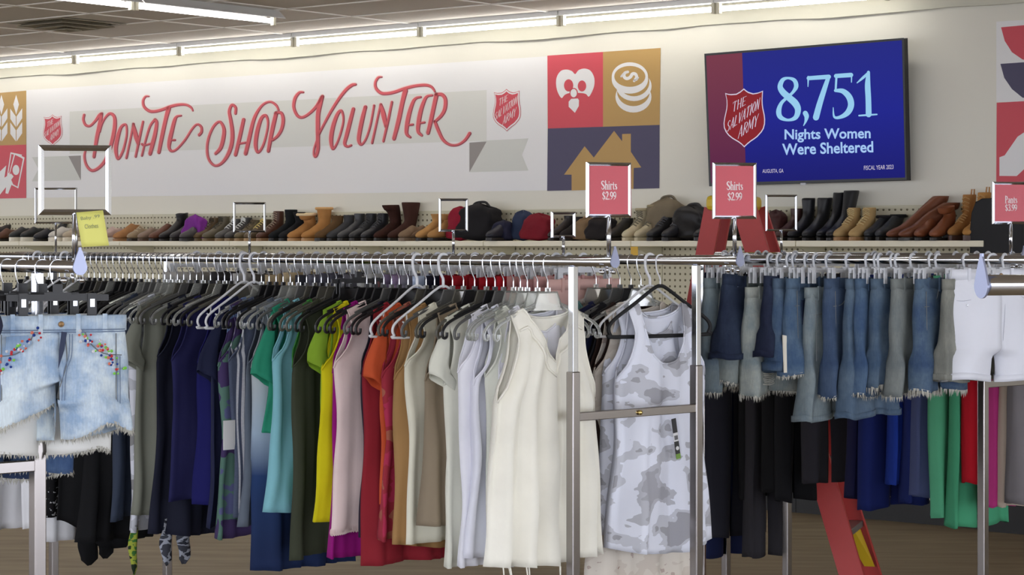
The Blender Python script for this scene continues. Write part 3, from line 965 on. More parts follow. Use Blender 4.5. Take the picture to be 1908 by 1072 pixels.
def shoe(name, label, cat, x, rgb, L=.27, H=.16, lean=0, flare=.0, sole=(40, 36, 32), soleh=.018, heel=.0, wide=.86, laces=None, cuff=None, slump=0, suede=False, yaw=0, off=.20, kind='boot', group=None, loop=False):
    """A shoe on the upper shelf: toe along +x. H is the height of its opening."""
    pos = wall_xy(s_at(x, off), off, SH_Z + .0012)
    root = thing(name, label, cat, pos, math.atan2(WN.y, WN.x) + yaw, group)
    h = L / 2
    z0 = soleh
    lift = heel
    rings = [(h, .012, h, .022, .010), (h - .012, .004, h - .010, .036, .028), (h - .045, 0, h - .04, .054, .040), (h - .09, 0, h - .085, .066, .045),
             (h - .14, .004, h - .115, .084, .043), (-h + .09, .006, h - .135, .098, .039), (-h + .035, .006, h - .155, .110, .036), (-h + .006, .028, h - .175, .122, .034)]
    if kind == 'low':
        rings = rings[:6] + [(-h + .03, .012, -h + .115, .082, .036), (-h + .004, .05, -h + .085, .078, .033), (-h + .008, .075, -h + .075, .080, .031)]
    else:
        top = H - z0
        n = 5
        for k in range(1, n + 1):
            t = k / n
            zb = .045 + (top - .045) * t
            zf = .128 + (top - .128) * t
            l = -lean * t + slump * math.sin(t * PI * .5) * t
            w = .034 + (.012 + flare * .5) * t
            rings.append((-h + .004 + l - flare * t, zb, h - .185 + l + flare * t, zf + (0 if slump == 0 else -.012 * math.sin(t * 9)), w * (1 + .08 * math.sin(t * 11 + x) * (1 if slump else 0))))
    # heel lift: rises towards the back of the foot
    vs, fs = [], []
    n = 14
    for (xb, zb, xf, zf, w) in rings:
        for q in range(n):
            a = 2 * PI * q / n
            c_, s_ = math.cos(a), math.sin(a)
            mx, mz = (xb + xf) / 2, (zb + zf) / 2
            px_ = mx + (xf - xb) / 2 * c_
            pz_ = mz + (zf - zb) / 2 * c_
            t = max(0, min(1, (h * .3 - px_) / (h * 1.0)))
            sq = abs(s_) ** .8 * (1 if s_ > 0 else -1)
            vs.append((px_, sq * w * wide, pz_ + z0 + lift * t))
    m = len(rings)
    for i in range(m - 1):
        for q in range(n):
            r = (q + 1) % n
            fs.append((i * n + q, i * n + r, (i + 1) * n + r, (i + 1) * n + q))
    fs.append(tuple(range(n - 1, -1, -1)))
    # turn the opening inward
    base = (m - 1) * n
    cen = sum((Vector(v) for v in vs[base:base + n]), Vector()) / n
    prev = base
    for sc, dz in ((.86, 0), (.80, -.05)):
        b = len(vs)
        for q in range(n):
            v = cen + (Vector(vs[base + q]) - cen) * sc
            v.z += dz
            vs.append(tuple(v))
        for q in range(n):
            r = (q + 1) % n
            fs.append((prev + q, prev + r, b + r, b + q))
        prev = b
    fs.append(tuple(prev + q for q in range(n)))
    mb = MB().add(vs, fs)
    o = part('upper', mb, leather(rgb, suede), root, smooth=True)
    sb = o.modifiers.new('round', 'SUBSURF'); sb.levels = sb.render_levels = 1
    # sole
    out = []
    for q in range(20):
        a = 2 * PI * q / 20
        xx = math.cos(a) * (h + .004)
        ww = (.046 if xx > 0 else .036) * wide * (1 - .0 * xx)
        out.append((xx, math.sin(a) * ww, 0))
    sm = MB()
    if heel < .02:
        sm.prism(out, (0, 0, z0 + .004))
        if heel > 0:
            pass
    else:
        sm.prism([(px_ if px_ > -h * .05 else -h * .05, py_, 0) for px_, py_, _ in out], (0, 0, z0))
        sm.box((-h + .045, 0, (z0 + lift) / 2), (.075, .06 * wide, z0 + lift))
    part('sole', sm, leather(sole), root)
    if laces:
        lm = MB()
        idx = range(3, 9 if kind == 'low' else len(rings) - 1)
        for r in rings[3:6] if kind == 'low' else rings[4:-1]:
            t = max(0, min(1, (h * .3 - r[2]) / h))
            z = r[3] + z0 + lift * t
            lm.tube([(r[2] + .000, -.024, z - .006), (r[2] + .007, 0, z + .006), (r[2] + .000, .024, z - .006)], .0035, 5)
        part('laces', lm, plain('lace_%d_%d_%d' % laces, laces, .8), root)
    if cuff:
        r = rings[-1]
        cm = MB()
        pts = []
        for q in range(16):
            a = 2 * PI * q / 16
            mx, mz = (r[0] + r[2]) / 2, (r[1] + r[3]) / 2
            pts.append((mx + (r[2] - r[0]) / 2 * math.cos(a) * 1.03, r[4] * 1.06 * wide * math.sin(a), mz + (r[3] - r[1]) / 2 * math.cos(a) + z0 - .002))
        cm.tube(pts, .011, 6, True)
        part('cuff', cm, leather(cuff, True), root, smooth=True)
    if loop:
        r = rings[-1]
        part('pull_loop', MB().tube([(r[0] + .004, -.01, r[1] + z0 - .02), (r[0] - .004, -.008, r[1] + z0 + .03), (r[0] - .004, .008, r[1] + z0 + .03), (r[0] + .004, .01, r[1] + z0 - .02)], .005, 5), leather(rgb), root)
    return root


def lump(name, label, cat, x, rgb, w, h, d, seed=0, off=.2, strap=None, yaw=0, taper=.7, base=SH_Z, rough=.8, flap=None, pocket=None, stripe=None):
    """A soft bag: rounded box with creases, standing on the shelf."""
    pos = wall_xy(s_at(x, off), off, base + .0012)
    root = thing(name, label, cat, pos, math.atan2(WD.y, WD.x) + yaw)
    r = random.Random(seed)
    ph = [r.uniform(0, 6) for _ in range(6)]
    n, m = 28, 14
    vs, fs = [], []
    for i in range(m + 1):
        t = i / m
        z = h * (t ** .9)
        prof = (min(1, t / .08)) ** .5 * (1 - max(0, (t - .72) / .28) ** 2.2) ** .5 if t < 1 else .02
        prof *= 1 + (taper - 1) * t
        for q in range(n):
            a = 2 * PI * q / n
            ex = .55
            ca, sa = math.cos(a), math.sin(a)
            x_ = abs(ca) ** ex * (1 if ca > 0 else -1)
            y_ = abs(sa) ** ex * (1 if sa > 0 else -1)
            cr = 1 + .07 * math.sin(3 * a + ph[0] + 5 * t) + .05 * math.sin(7 * a + ph[1] - 9 * t) + .04 * math.sin(13 * t + ph[2] + 2 * a)
            vs.append((x_ * w / 2 * prof * cr, y_ * d / 2 * prof * cr, z * (1 + .05 * math.sin(2 * a + ph[3]) * t)))
    for i in range(m):
        for q in range(n):
            k = (q + 1) % n
            fs.append((i * n + q, i * n + k, (i + 1) * n + k, (i + 1) * n + q))
    fs.append(tuple(range(n - 1, -1, -1)))
    fs.append(tuple(m * n + q for q in range(n)))
    part('body', MB().add(vs, fs), plain('fabric_%d_%d_%d' % rgb, rgb, rough, spec=.2, noise=.12, nscale=14, bump=.5, bscale=30), root, smooth=True)
    if strap:
        pts = spline([(-w * .22, d * .1, h * .92), (-w * .16, d * .16, h * 1.04), (w * .05, d * .2, h * 1.06), (w * .2, d * .12, h * .93)], 6)
        part('strap', MB().tube(pts, .009, 6), plain('strap_%d_%d_%d' % strap, strap, .7), root, smooth=True)
    if pocket:
        p = MB().box((0, d * .48, h * .32), (w * .55, d * .14, h * .36))
        part('pocket', p, plain('fabric_%d_%d_%d' % pocket, pocket, .8), root, bevel=.015)
    if stripe:
        for k, (z, t) in enumerate(((.30, .2), (.47, .12))):
            pts = spline([(-w * .42, d * .47, h * z), (-w * .1, d * .53, h * (z + t * .5)), (w * .25, d * .5, h * (z + t))], 6)
            part('trim_cord', MB().tube(pts, .006, 5), plain('cord_%d_%d_%d' % stripe, stripe, .7), root, smooth=True)
    return root


BLK, DBR, TAN, OLV, GRY = (34, 34, 37), (66, 44, 36), (172, 130, 84), (84, 74, 54), (84, 80, 76)
Bt, Sh = ('boot', 'boot'), ('shoe', 'shoe')
A = 'on the shoe shelf'
shoe('loafer', 'brown leather loafer at the far end of the shoe shelf', 'shoe', 12, (96, 62, 46), L=.26, kind='low', yaw=.3)
shoe('wedge_shoe', 'dark wedge shoe leaning behind the brown loafer', 'shoe', -4, (48, 40, 38), L=.25, kind='low', heel=.05, off=.12, yaw=-.4)
shoe('sneaker', 'black sneaker with a thick white sole beside the brown loafer', 'shoe', 40, (44, 46, 48), L=.26, kind='low', sole=(222, 216, 200), soleh=.03, yaw=.1)
shoe('sneaker', 'second black sneaker with white sole nearer the empty sign frames', 'shoe', 62, (40, 42, 44), L=.26, kind='low', sole=(222, 216, 200), soleh=.03, yaw=.05)
shoe('flat_shoe', 'plain black flat shoe behind the big empty sign frame', 'shoe', 86, (46, 46, 52), L=.25, kind='low')
shoe('heeled_shoe', 'black high heeled shoe behind the thin sign pole', 'shoe', 112, (30, 30, 34), L=.24, kind='low', heel=.07, off=.13, yaw=.5)
shoe('sneaker', 'white sneaker with cream sole by the yellow note', 'shoe', 116, (205, 200, 190), L=.27, kind='low', sole=(226, 218, 200), soleh=.028, off=.27)
shoe('sneaker', 'beige patterned sneaker half behind the yellow note', 'shoe', 142, (180, 164, 142), L=.27, kind='low', sole=(220, 210, 190), soleh=.028, laces=(215, 205, 190))
shoe('sandal', 'black low sandal behind the yellow note', 'shoe', 176, (50, 46, 46), L=.25, kind='low')
shoe('sneaker', 'pink and white sneaker just past the yellow note', 'shoe', 208, (196, 170, 160), L=.25, kind='low', sole=(226, 222, 215), soleh=.026)
shoe('ankle_boot', 'tan suede ankle boot with folded collar past the yellow note', 'boot', 236, (168, 122, 82), H=.13, suede=True, sole=(150, 110, 74))
shoe('hiking_shoe', 'beige and brown hiking shoe with crossed straps', 'shoe', 262, (150, 128, 100), kind='low', sole=(60, 50, 44), laces=(196, 180, 150))
shoe('loafer', 'mottled grey brown loafer next to the hiking shoe', 'shoe', 282, (134, 112, 96), kind='low', sole=(92, 72, 58))
shoe('ankle_boot', 'reddish brown ankle boot just before the tall black ankle boots', 'boot', 303, (104, 66, 50), H=.12, sole=(48, 40, 38))
shoe('ankle_boot', 'pointed black ankle boot with pull loop beside the purple bag', 'boot', 322, (30, 28, 30), H=.19, heel=.03, loop=True, flare=.01)
shoe('ankle_boot', 'dark grey ankle boot touching the purple bag', 'boot', 342, (56, 54, 56), H=.18, flare=.01)
lump('soft_bag', 'slumped purple bag with two pale trim cords on the shoe shelf', 'bag', 364, (122, 48, 138), .22, .20, .14, 3, stripe=(214, 160, 214), off=.24)
shoe('shoe', 'grey shoe lying under the purple bag', 'shoe', 356, (70, 66, 66), kind='low', off=.33, L=.22)
shoe('hiking_boot', 'olive brown lace boot nearest the purple bag', 'boot', 385, (98, 78, 52), H=.18, sole=(104, 84, 58), laces=(70, 60, 44))
shoe('hiking_boot', 'grey green hiking boot second from the purple bag', 'boot', 402, (96, 88, 70), H=.19, sole=(120, 98, 70), laces=(70, 66, 54))
shoe('work_boot', 'grey boot with white laces before the small square sign frame', 'boot', 426, (80, 78, 76), H=.17, sole=(136, 112, 82), laces=(206, 206, 200))
shoe('work_boot', 'charcoal boot with white laces seen through the small square sign frame', 'boot', 444, (66, 64, 62), H=.18, sole=(140, 116, 84), laces=(206, 206, 200))
shoe('hiking_boot', 'olive hiking boot in the middle of the small square sign frame', 'boot', 462, (104, 92, 66), H=.16, sole=(150, 122, 86), laces=(84, 70, 50))
shoe('hiking_boot', 'grey brown hiking boot with brass eyelets by the square frame', 'boot', 480, (94, 78, 58), H=.165, sole=(160, 128, 88), laces=(206, 184, 110))
shoe('work_boot', 'tall dark brown lace boot just past the small square sign frame', 'boot', 503, (82, 50, 36), H=.225, sole=(140, 108, 76), laces=(150, 130, 110))
shoe('tall_boot', 'tall straight black boot before the tan sheepskin boots', 'boot', 526, (30, 32, 34), H=.235, flare=.012, suede=True)
shoe('tall_boot', 'second tall black boot half behind the slumped sheepskin boot', 'boot', 545, (36, 36, 38), H=.215, flare=.012, lean=-.02, suede=True)
shoe('sheepskin_boot', 'tan sheepskin boot flopped over showing its cream lining', 'boot', 562, (170, 122, 72), H=.20, suede=True, slump=.04, wide=1.1, cuff=(226, 202, 160), sole=(176, 134, 90), flare=.02)
shoe('sheepskin_boot', 'upright tan sheepskin boot beside its flopped partner', 'boot', 588, (176, 126, 74), H=.24, suede=True, wide=1.1, cuff=(206, 160, 104), sole=(176, 134, 90), flare=.012)
shoe('ankle_boot', 'dull brown suede ankle boot beside the upright sheepskin boot', 'boot', 612, (96, 72, 46), H=.185, suede=True, flare=.01, off=.26)
shoe('ankle_boot', 'charcoal suede boot past the sheepskin boots', 'boot', 634, (68, 68, 70), H=.19, suede=True)
shoe('ankle_boot', 'grey black boot with stitched side in the dark row', 'boot', 654, (58, 58, 60), H=.20)
shoe('work_boot', 'black lace up boot third in the dark row', 'boot', 676, (44, 44, 46), H=.20, laces=(60, 60, 62))
shoe('ankle_boot', 'black boot against the slumped brown tall boots', 'boot', 698, (36, 36, 40), H=.20, laces=(70, 70, 72))
shoe('tall_boot', 'dark brown tall boot bent over toward its partner', 'boot', 722, (62, 38, 32), H=.26, slump=.06, flare=.035, suede=True)
shoe('tall_boot', 'dark brown tall boot with wide straight shaft', 'boot', 748, (68, 44, 38), H=.275, flare=.04, lean=.01, suede=True)
shoe('moccasin', 'taupe suede moccasin in front of the dark brown tall boots', 'shoe', 768, (128, 106, 84), kind='low', suede=True, sole=(120, 100, 80), off=.28)
shoe('moccasin', 'second taupe moccasin against the tan boots', 'shoe', 786, (120, 98, 78), kind='low', suede=True, sole=(120, 100, 80), off=.2)
shoe('tall_boot', 'light tan slouch boot by the upright empty sign frame', 'boot', 800, (182, 138, 86), H=.19, suede=True, flare=.015, off=.25)
shoe('tall_boot', 'tan slouch boot seen through the empty sign frame', 'boot', 822, (170, 128, 80), H=.19, suede=True, flare=.02, slump=.03, off=.25)
lump('handbag', 'crimson handbag half behind the empty sign frame', 'bag', 858, (138, 26, 46), .20, .23, .14, 5, off=.22)
lump('backpack', 'large slumped black backpack with wire loop on the shoe shelf', 'backpack', 893, (30, 28, 30), .36, .25, .2, 8, strap=(30, 28, 30), pocket=(36, 34, 36), off=.2, taper=.85)
lump('cap', 'navy cap lying beside the black backpack', 'cap', 938, (36, 36, 56), .18, .14, .15, 11, off=.25)
shoe('loafer', 'dark navy loafer in front of the navy cap', 'shoe', 931, (38, 38, 48), kind='low', off=.31)
lump('soft_bag', 'steel blue round bag on top of the navy row', 'bag', 975, (44, 54, 78), .17, .20, .14, 12, off=.2)
lump('soft_bag', 'dark red soft bag with pale piping beside the blue bag', 'bag', 1004, (122, 28, 40), .25, .18, .17, 13, off=.22, stripe=(206, 160, 160))
shoe('ankle_boot', 'black ankle boot inside the smallest square sign frame', 'boot', 1046, (34, 30, 32), H=.17)
shoe('ankle_boot', 'black suede boot just past the smallest square sign frame', 'boot', 1068, (42, 38, 38), H=.16, suede=True)
lump('slouch_bag', 'brown and cream slouch bag folded beside the smallest frame', 'bag', 1092, (128, 104, 76), .16, .15, .15, 17, off=.2, strap=(150, 120, 84))
lump('handbag', 'black handbag tipped over under the first price sign', 'bag', 1122, (36, 32, 32), .22, .155, .17, 18, off=.22, strap=(60, 50, 44))
shoe('ankle_boot', 'black ankle boot between the handbag and the cream boots', 'boot', 1154, (36, 34, 34), H=.15)
shoe('knit_boot', 'cream boot with knitted buckle cuff beside the first price sign', 'boot', 1184, (204, 192, 162), H=.205, suede=True, cuff=(170, 158, 128), sole=(206, 194, 164), flare=.008, laces=(110, 104, 88))
shoe('knit_boot', 'second cream boot with knitted cuff nearer the black boots', 'boot', 1207, (200, 188, 158), H=.225, suede=True, cuff=(150, 138, 110), sole=(206, 194, 164), flare=.012, laces=(110, 104, 88))
lump('slouch_bag', 'taupe slouch bag thrown over the black boots', 'bag', 1243, (120, 108, 88), .30, .27, .15, 21, off=.13, taper=.8, strap=(104, 94, 76))
shoe('ankle_boot', 'black lace boot under the taupe slouch bag', 'boot', 1230, (34, 34, 36), H=.15, off=.28, laces=(70, 70, 74))
shoe('ankle_boot', 'black buckled boot second under the taupe slouch bag', 'boot', 1258, (38, 38, 42), H=.16, off=.28, laces=(80, 80, 84))
lump('handbag', 'black leather handbag with hanging flap before the ladder', 'bag', 1290, (40, 38, 38), .27, .22, .2, 22, off=.2, rough=.4, strap=(44, 42, 42))
shoe('ankle_boot', 'black boot seen between the ladder rails', 'boot', 1318, (32, 32, 36), H=.17, off=.3)
shoe('ankle_boot', 'dark boot behind the second price sign pole', 'boot', 1368, (40, 36, 36), H=.18)
shoe('ankle_boot', 'dark boot on the ladder side of the tall empty frame', 'boot', 1412, (44, 36, 36), H=.17)
lump('handbag', 'dark maroon handbag framed by the tall empty sign frame', 'bag', 1446, (64, 36, 34), .15, .185, .13, 25, off=.16, rough=.45)
shoe('ankle_boot', 'dark brown boot in the tall empty sign frame', 'boot', 1470, (66, 42, 38), H=.20, off=.2)
shoe('chelsea_boot', 'black ankle boot just past the tall empty sign frame', 'boot', 1492, (28, 28, 32), H=.235, flare=.004, heel=.03)
shoe('chelsea_boot', 'black ankle boot with slanted opening before the tallest black boots', 'boot', 1519, (36, 36, 38), H=.235, flare=.014, heel=.03, lean=.025)
shoe('tall_boot', 'black tall boot standing behind its partner', 'boot', 1546, (26, 26, 30), H=.265, flare=.01, heel=.03, lean=.04, off=.21)
shoe('tall_boot', 'tallest shiny black boot leaning toward the tan lace boots', 'boot', 1564, (32, 32, 34), H=.275, flare=.014, heel=.03, lean=.055, off=.25)
shoe('lace_boot', 'beige lace up boot next to the tall black boots', 'boot', 1577, (178, 150, 104), H=.20, laces=(200, 178, 130), sole=(166, 126, 84), suede=True, off=.24)
shoe('lace_boot', 'second beige lace up boot nearer the low black boots', 'boot', 1606, (182, 152, 104), H=.20, laces=(200, 178, 130), sole=(166, 126, 84), suede=True, off=.24)
shoe('ankle_boot', 'low black boot with furry collar after the beige pair', 'boot', 1634, (40, 42, 46), H=.145, cuff=(34, 32, 34))
shoe('ankle_boot', 'second low black boot tipped before the brown tall boots', 'boot', 1655, (44, 46, 50), H=.15, cuff=(34, 34, 36), lean=.03)
shoe('riding_boot', 'brown leather riding boot folded far over toward the shelf end', 'boot', 1690, (118, 70, 48), H=.245, lean=.14, flare=.010, off=.255, heel=.02, yaw=-.55)
shoe('riding_boot', 'second brown riding boot folded over below the first', 'boot', 1712, (112, 66, 44), H=.205, lean=.14, flare=.012, off=.285, heel=.02, yaw=-.5)
shoe('ankle_boot', 'cognac ankle boot under the folded riding boots', 'boot', 1728, (124, 70, 42), H=.155, heel=.02, off=.26)
shoe('ankle_boot', 'second cognac ankle boot with tall slouched shaft', 'boot', 1756, (134, 78, 48), H=.19, flare=.02, slump=.05, heel=.02, off=.26)
shoe('lace_boot', 'tan high lace boot next to last on the shelf', 'boot', 1790, (170, 122, 72), H=.27, laces=(190, 150, 96), sole=(80, 58, 50), lean=.02, suede=True, off=.2, loop=True, soleh=.026)
shoe('lace_boot', 'tan high lace boot at the very end of the shelf', 'boot', 1818, (180, 130, 74), H=.28, laces=(196, 156, 100), sole=(80, 58, 50), lean=.02, suede=True, off=.26, loop=True, soleh=.026)
# a few pieces showing on the shelf below
for x, rgb, lab in ((272, (70, 56, 48), 'dark shoe on the lower shelf below the yellow note'), (232, (120, 96, 60), 'tan shoe on the lower shelf below the yellow note')):
    q = shoe('shoe', lab, 'shoe', x, rgb, kind='low')
    q.location.z = 1.1312
pc = thing('price_card', 'small yellow price card hanging below the shoe shelf lip', 'price card', wall_xy(s_at(1182, SH_OFF + .004), SH_OFF + .004, SH_Z - .085))
part('card', MB().box(pc.location, (.055, .003, .10), WROT), plain('card_yellow', (222, 176, 62), .6), pc, origin=pc.location)
# suitcase
sc_ = wall_xy(s_at(1874, .26), .26, 1.19)
su = thing('suitcase', 'black upright suitcase standing past the end of the shoe shelf', 'suitcase', sc_, math.atan2(WD.y, WD.x))
outl = [(-.15, 0), (.15, 0), (.165, .02), (.165, .5), (.155, .60), (.13, .66), (.09, .68), (-.09, .68), (-.13, .66), (-.155, .60), (-.165, .5), (-.165, .02)]
SUITM = plain('suitcase_black', (24, 24, 26), .7, bump=.2, bscale=300, noise=.08, nscale=20)
part('shell', MB().prism([(x, -.11, z + .002) for x, z in outl], (0, .2, 0)), SUITM, su, bevel=.02)
part('pocket', MB().prism([(x * .8, .09, .05 + z * .6) for x, z in outl], (0, .025, 0)), SUITM, su, bevel=.01)
part('handle', MB().tube(spline([(-.06, 0, .675), (-.055, 0, .70), (.055, 0, .70), (.06, 0, .675)], 5), .009, 8), SUITM, su, smooth=True)
part('zip_puller', MB().box((.09, .095, .56), (.012, .01, .012)), STEEL, su)

# ------------------------------------------------------------------ step ladder
lw = Vector((.30, .954, 0)).normalized()
ls = Vector((lw.y, -lw.x, 0))
LZ = 10.3
lt = px(1368, 362, LZ)
lad = thing('step_ladder', 'red fibreglass step ladder with yellow top standing behind the racks', 'ladder', (lt.x, lt.y, 0))
lo = lad.location
LRED = plain('ladder_red', (176, 52, 48), .45, noise=.06, nscale=20)
LYEL = plain('ladder_yellow', (214, 180, 40), .45)
LGRY = plain('ladder_step', (140, 138, 134), .35, .6)
C0 = Vector((lt.x, lt.y, 0))
htop = 1.80


def rail_pts(side, spread_t, spread_b, wt, wb_):
    a = C0 + ls * spread_t + lw * side * wt + Vector((0, 0, htop - .02))
    b = C0 + ls * spread_b + lw * side * wb_ + Vector((0, 0, .0))
    return a, b


def channel(a, b, wd, side, t=.028):
    m = MB()
    m.beam(a, b, t * .25, wd, up=ls)
    d = (b - a).normalized()
    return m


FR = []
for nm, st, sb, wt, wb_, wd in (('front_rail', .075, .62, .135, .235, .105), ('rear_rail', -.075, -.40, .12, .19, .08)):
    for side in (-1, 1):
        a, b = rail_pts(side, st, sb, wt, wb_)
        m = MB()
        d = (b - a).normalized()
        s = (ls - d * ls.dot(d)).normalized()
        u = d.cross(s)
        M = Matrix((d, s, u)).transposed()
        l = (b - a).length
        m.box((a + b) / 2, (l, wd, .004), M)
        for e in (-1, 1):
            m.box((a + b) / 2 + s * e * wd / 2 - u * side * (.014 if u.dot(lw) > 0 else -.014), (l, .004, .03), M)
        part(nm, m, LRED, lad, origin=lo)
        if nm == 'front_rail':
            FR.append((a, b))
        ft = MB().box(b + Vector((0, 0, .02)), (.10, .05, .04), Matrix((ls, lw, Vector((0, 0, 1)))).transposed())
        part('foot', ft, LYEL if nm == 'front_rail' else BLACKPL, lad, bevel=.004, origin=lo)
for k in range(1, 6):
    z = k * .302
    t = 1 - z / (htop - .02)
    p0, p1 = (q[0] + (q[1] - q[0]) * t for q in FR)
    ax = (p1 - p0)
    part('step', MB().box((p0 + p1) / 2, (.088, ax.length - .01, .03), Matrix((ls, lw, Vector((0, 0, 1)))).transposed()), LGRY, lad, bevel=.003, origin=lo)
    if k == 1:
        for q, e in ((p0, 1), (p1, -1)):
            v = q + lw * e * .01
            part('corner_brace', MB().prism([v + Vector((0, 0, -.02)) - ls * .02, v + lw * e * .16 + Vector((0, 0, -.02)) - ls * .02, v + Vector((0, 0, -.20)) + ls * .05], ls * .05), LYEL, lad, origin=lo)
cap = MB().box(C0 + Vector((0, 0, htop + .005)), (.20, .34, .07), Matrix((ls, lw, Vector((0, 0, 1)))).transposed())
part('top_cap', cap, LYEL, lad, bevel=.02, origin=lo)
hole = MB().tube([C0 - lw * .168 - ls * .035 + Vector((0, 0, htop + .0)), C0 - lw * .174 - ls * .035 + Vector((0, 0, htop + .0))], .016, 12)
part('cap_hole', hole, plain('hole_dark', (96, 78, 30), .8), lad, origin=lo)
for side in (-1, 1):
    z = .95
    tf_, tr_ = 1 - z / (htop - .02), 1 - z / (htop - .02)
    a, b = rail_pts(side, .075, .62, .135, .235)
    a2, b2 = rail_pts(side, -.075, -.40, .12, .19)
    part('spreader', MB().beam(a + (b - a) * tf_, a2 + (b2 - a2) * tr_, .004, .025), LGRY, lad, origin=lo)
# ------------------------------------------------------------------ garment racks
ROT_R = Matrix((CDIR, RDIR, Vector((0, 0, 1)))).transposed()
RAIL_R = .0145
Z3 = Vector((0, 0, 1))


def teardrop(c, axis, k=1.0):
    """The pear shaped plate on a rail's end."""
    side = axis.cross(Z3).normalized()
    r = .0185 * k
    pts = []
    for q in range(17):
        a = PI + PI * q / 16
        pts.append(c + side * r * math.cos(a) + Z3 * (r * math.sin(a)))
    for q in range(1, 10):
        t = q / 10
        pts.append(c + side * r * (1 - t) ** .75 + Z3 * (.044 * k * t))
    pts.append(c + side * .003 + Z3 * .044 * k)
    pts.append(c - side * .003 + Z3 * .044 * k)
    for q in range(9, 0, -1):
        t = q / 10
        pts.append(c - side * r * (1 - t) ** .75 + Z3 * (.044 * k * t))
    return MB().prism(pts, axis * .003)


PLATEM = plain('rail_plate', (158, 164, 190), .35, .6)


class Rack:
    """Rails along rd, frames crossing along cd."""
    def __init__(self, label, post, rd, cd, rails, frames, zr, zc=None, name='garment_rack', post_w=.027, screws=True):
        self.post, self.rd, self.cd, self.zr = Vector((post[0], post[1], 0)), rd, cd, zr
        self.root = thing(name, label, 'clothes rack', self.post)
        o = self.post
        M = Matrix((cd, rd, Z3)).transposed()
        for (w, t0, t1, plate) in rails:
            a, b = self.at(t0, w, zr), self.at(t1, w, zr)
            r = part('rail', MB().tube([a, b], RAIL_R, 20), CHROME, self.root, smooth=True, origin=o)
            if plate:
                e = teardrop(a, -rd)
                p = part('end_plate', e, PLATEM, r, origin=o)
            for q, e in ((a + Z3 * -.024, 1),) if screws else ():
                wv = MB()
                for dx in (-.022, .022):
                    wv.lathe([(.0, -.008), (.007, -.006), (.009, 0), (.007, .006), (0, .008)], q + rd * .03 + cd * dx + Z3 * -.006, 8)
                wv.tube([q + rd * .03 + Z3 * .012, q + rd * .03 - Z3 * .012], .004, 8)
                part('wing_screw', wv, CHROME, self.root, smooth=True, origin=o)
        for (t, ws, cross, foot) in frames:
            for w in ws:
                p = self.at(t, w, 0)
                part('upright', MB().box(p + Z3 * ((zr - RAIL_R + .90) / 2), (post_w * .8, post_w * .8, zr - RAIL_R - .90), M), CHROME, self.root, bevel=.002, origin=o)
                part('upright_sleeve', MB().box(p + Z3 * .625, (post_w * 1.12, post_w * 1.12, 1.23), M), DARKSTEEL, self.root, bevel=.003, origin=o)
                part('castor', MB().lathe([(.0, 0), (.02, .002), (.022, .02), (.01, .035), (0, .036)], p - Z3 * 0 + Z3 * .0, 12), BLACKPL, self.root, smooth=True, origin=o)
            if cross and zc:
                a, b = self.at(t, ws[0], zc), self.at(t, ws[-1], zc)
                part('crossbar', MB().beam(a, b, .024, .026), DARKSTEEL, self.root, bevel=.002, origin=o)
                kn = self.at(t, (ws[0] + ws[-1]) / 2, zc) - rd * .016
                if cross > 1:
                    part('knob', MB().lathe([(0, -.008), (.006, -.006), (.008, 0), (.006, .006), (0, .008)], kn, 10), plain('brass', (214, 190, 120), .25, 1), self.root, smooth=True, origin=o)
            if foot:
                a, b = self.at(t, ws[0], .05), self.at(t, ws[-1], .05)
                part('base_bar', MB().beam(a, b, .03, .03), DARKSTEEL, self.root, origin=o)

    def at(self, t, w=0.0, z=None):
        q = self.post + self.rd * t + self.cd * w
        q.z = self.zr if z is None else z
        return q


HB = EYE - .514
WB = .531
RB = Rack('long two rail chrome rack of sleeveless tops in the middle of the shop', (.1807, 6.5), RDIR, CDIR,
          [(0, -.1735, 4.0, True), (WB, -.181, 4.2, True)],
          [(0, (0, WB), 2, True), (2.97, (0, WB), 1, True)], RAIL_Z, HB)
RA = Rack('chrome rack end with denim shorts nearest the eye', tuple(px(70, HY, 5.09).to_2d()), RDIR, CDIR,
          [(0, -.185, 1.7, True), (-WB, -.185, 1.7, True)], [(0, (-WB, 0), 1, True), (1.5, (-WB, 0), 1, True)], RAIL_Z, HB)
RF = Rack('two rail chrome rack of hanging trousers behind the denim shorts', (.2141 * 8.0, 8.0), RDIR, CDIR,
          [(0, -.175, .10, True), (WB, -.175, 1.8, True)], [(0, (0, WB), 1, True), (1.39, (WB,), 0, False), (1.74, (WB,), 0, False)], RAIL_Z, HB)
dd0, dd1 = px(1306, HY, 7.42), px(1990, HY, 7.12)
DD = (dd1 - dd0).normalized()
RD = Rack('single rail rack of denim shorts on white clip hangers', (dd0.x, dd0.y), DD, Vector((DD.y, -DD.x, 0)),
          [(0, -.03, (dd1 - dd0).length + .05, False)], [(.0, (0,), 0, False), ((dd1 - dd0).length, (0,), 0, False)], RAIL_Z - .001)
ED = Vector((.95, .31, 0)).normalized()
e0 = px(1831, HY, 3.05)
RE = Rack('empty chrome rail end with a pear shaped plate nearest the white shorts', (e0.x, e0.y), ED, Vector((ED.y, -ED.x, 0)),
          [(0, 0, 1.6, True)], [(.5, (0,), 0, False), (1.4, (0,), 0, False)], EYE - .0585, screws=False)


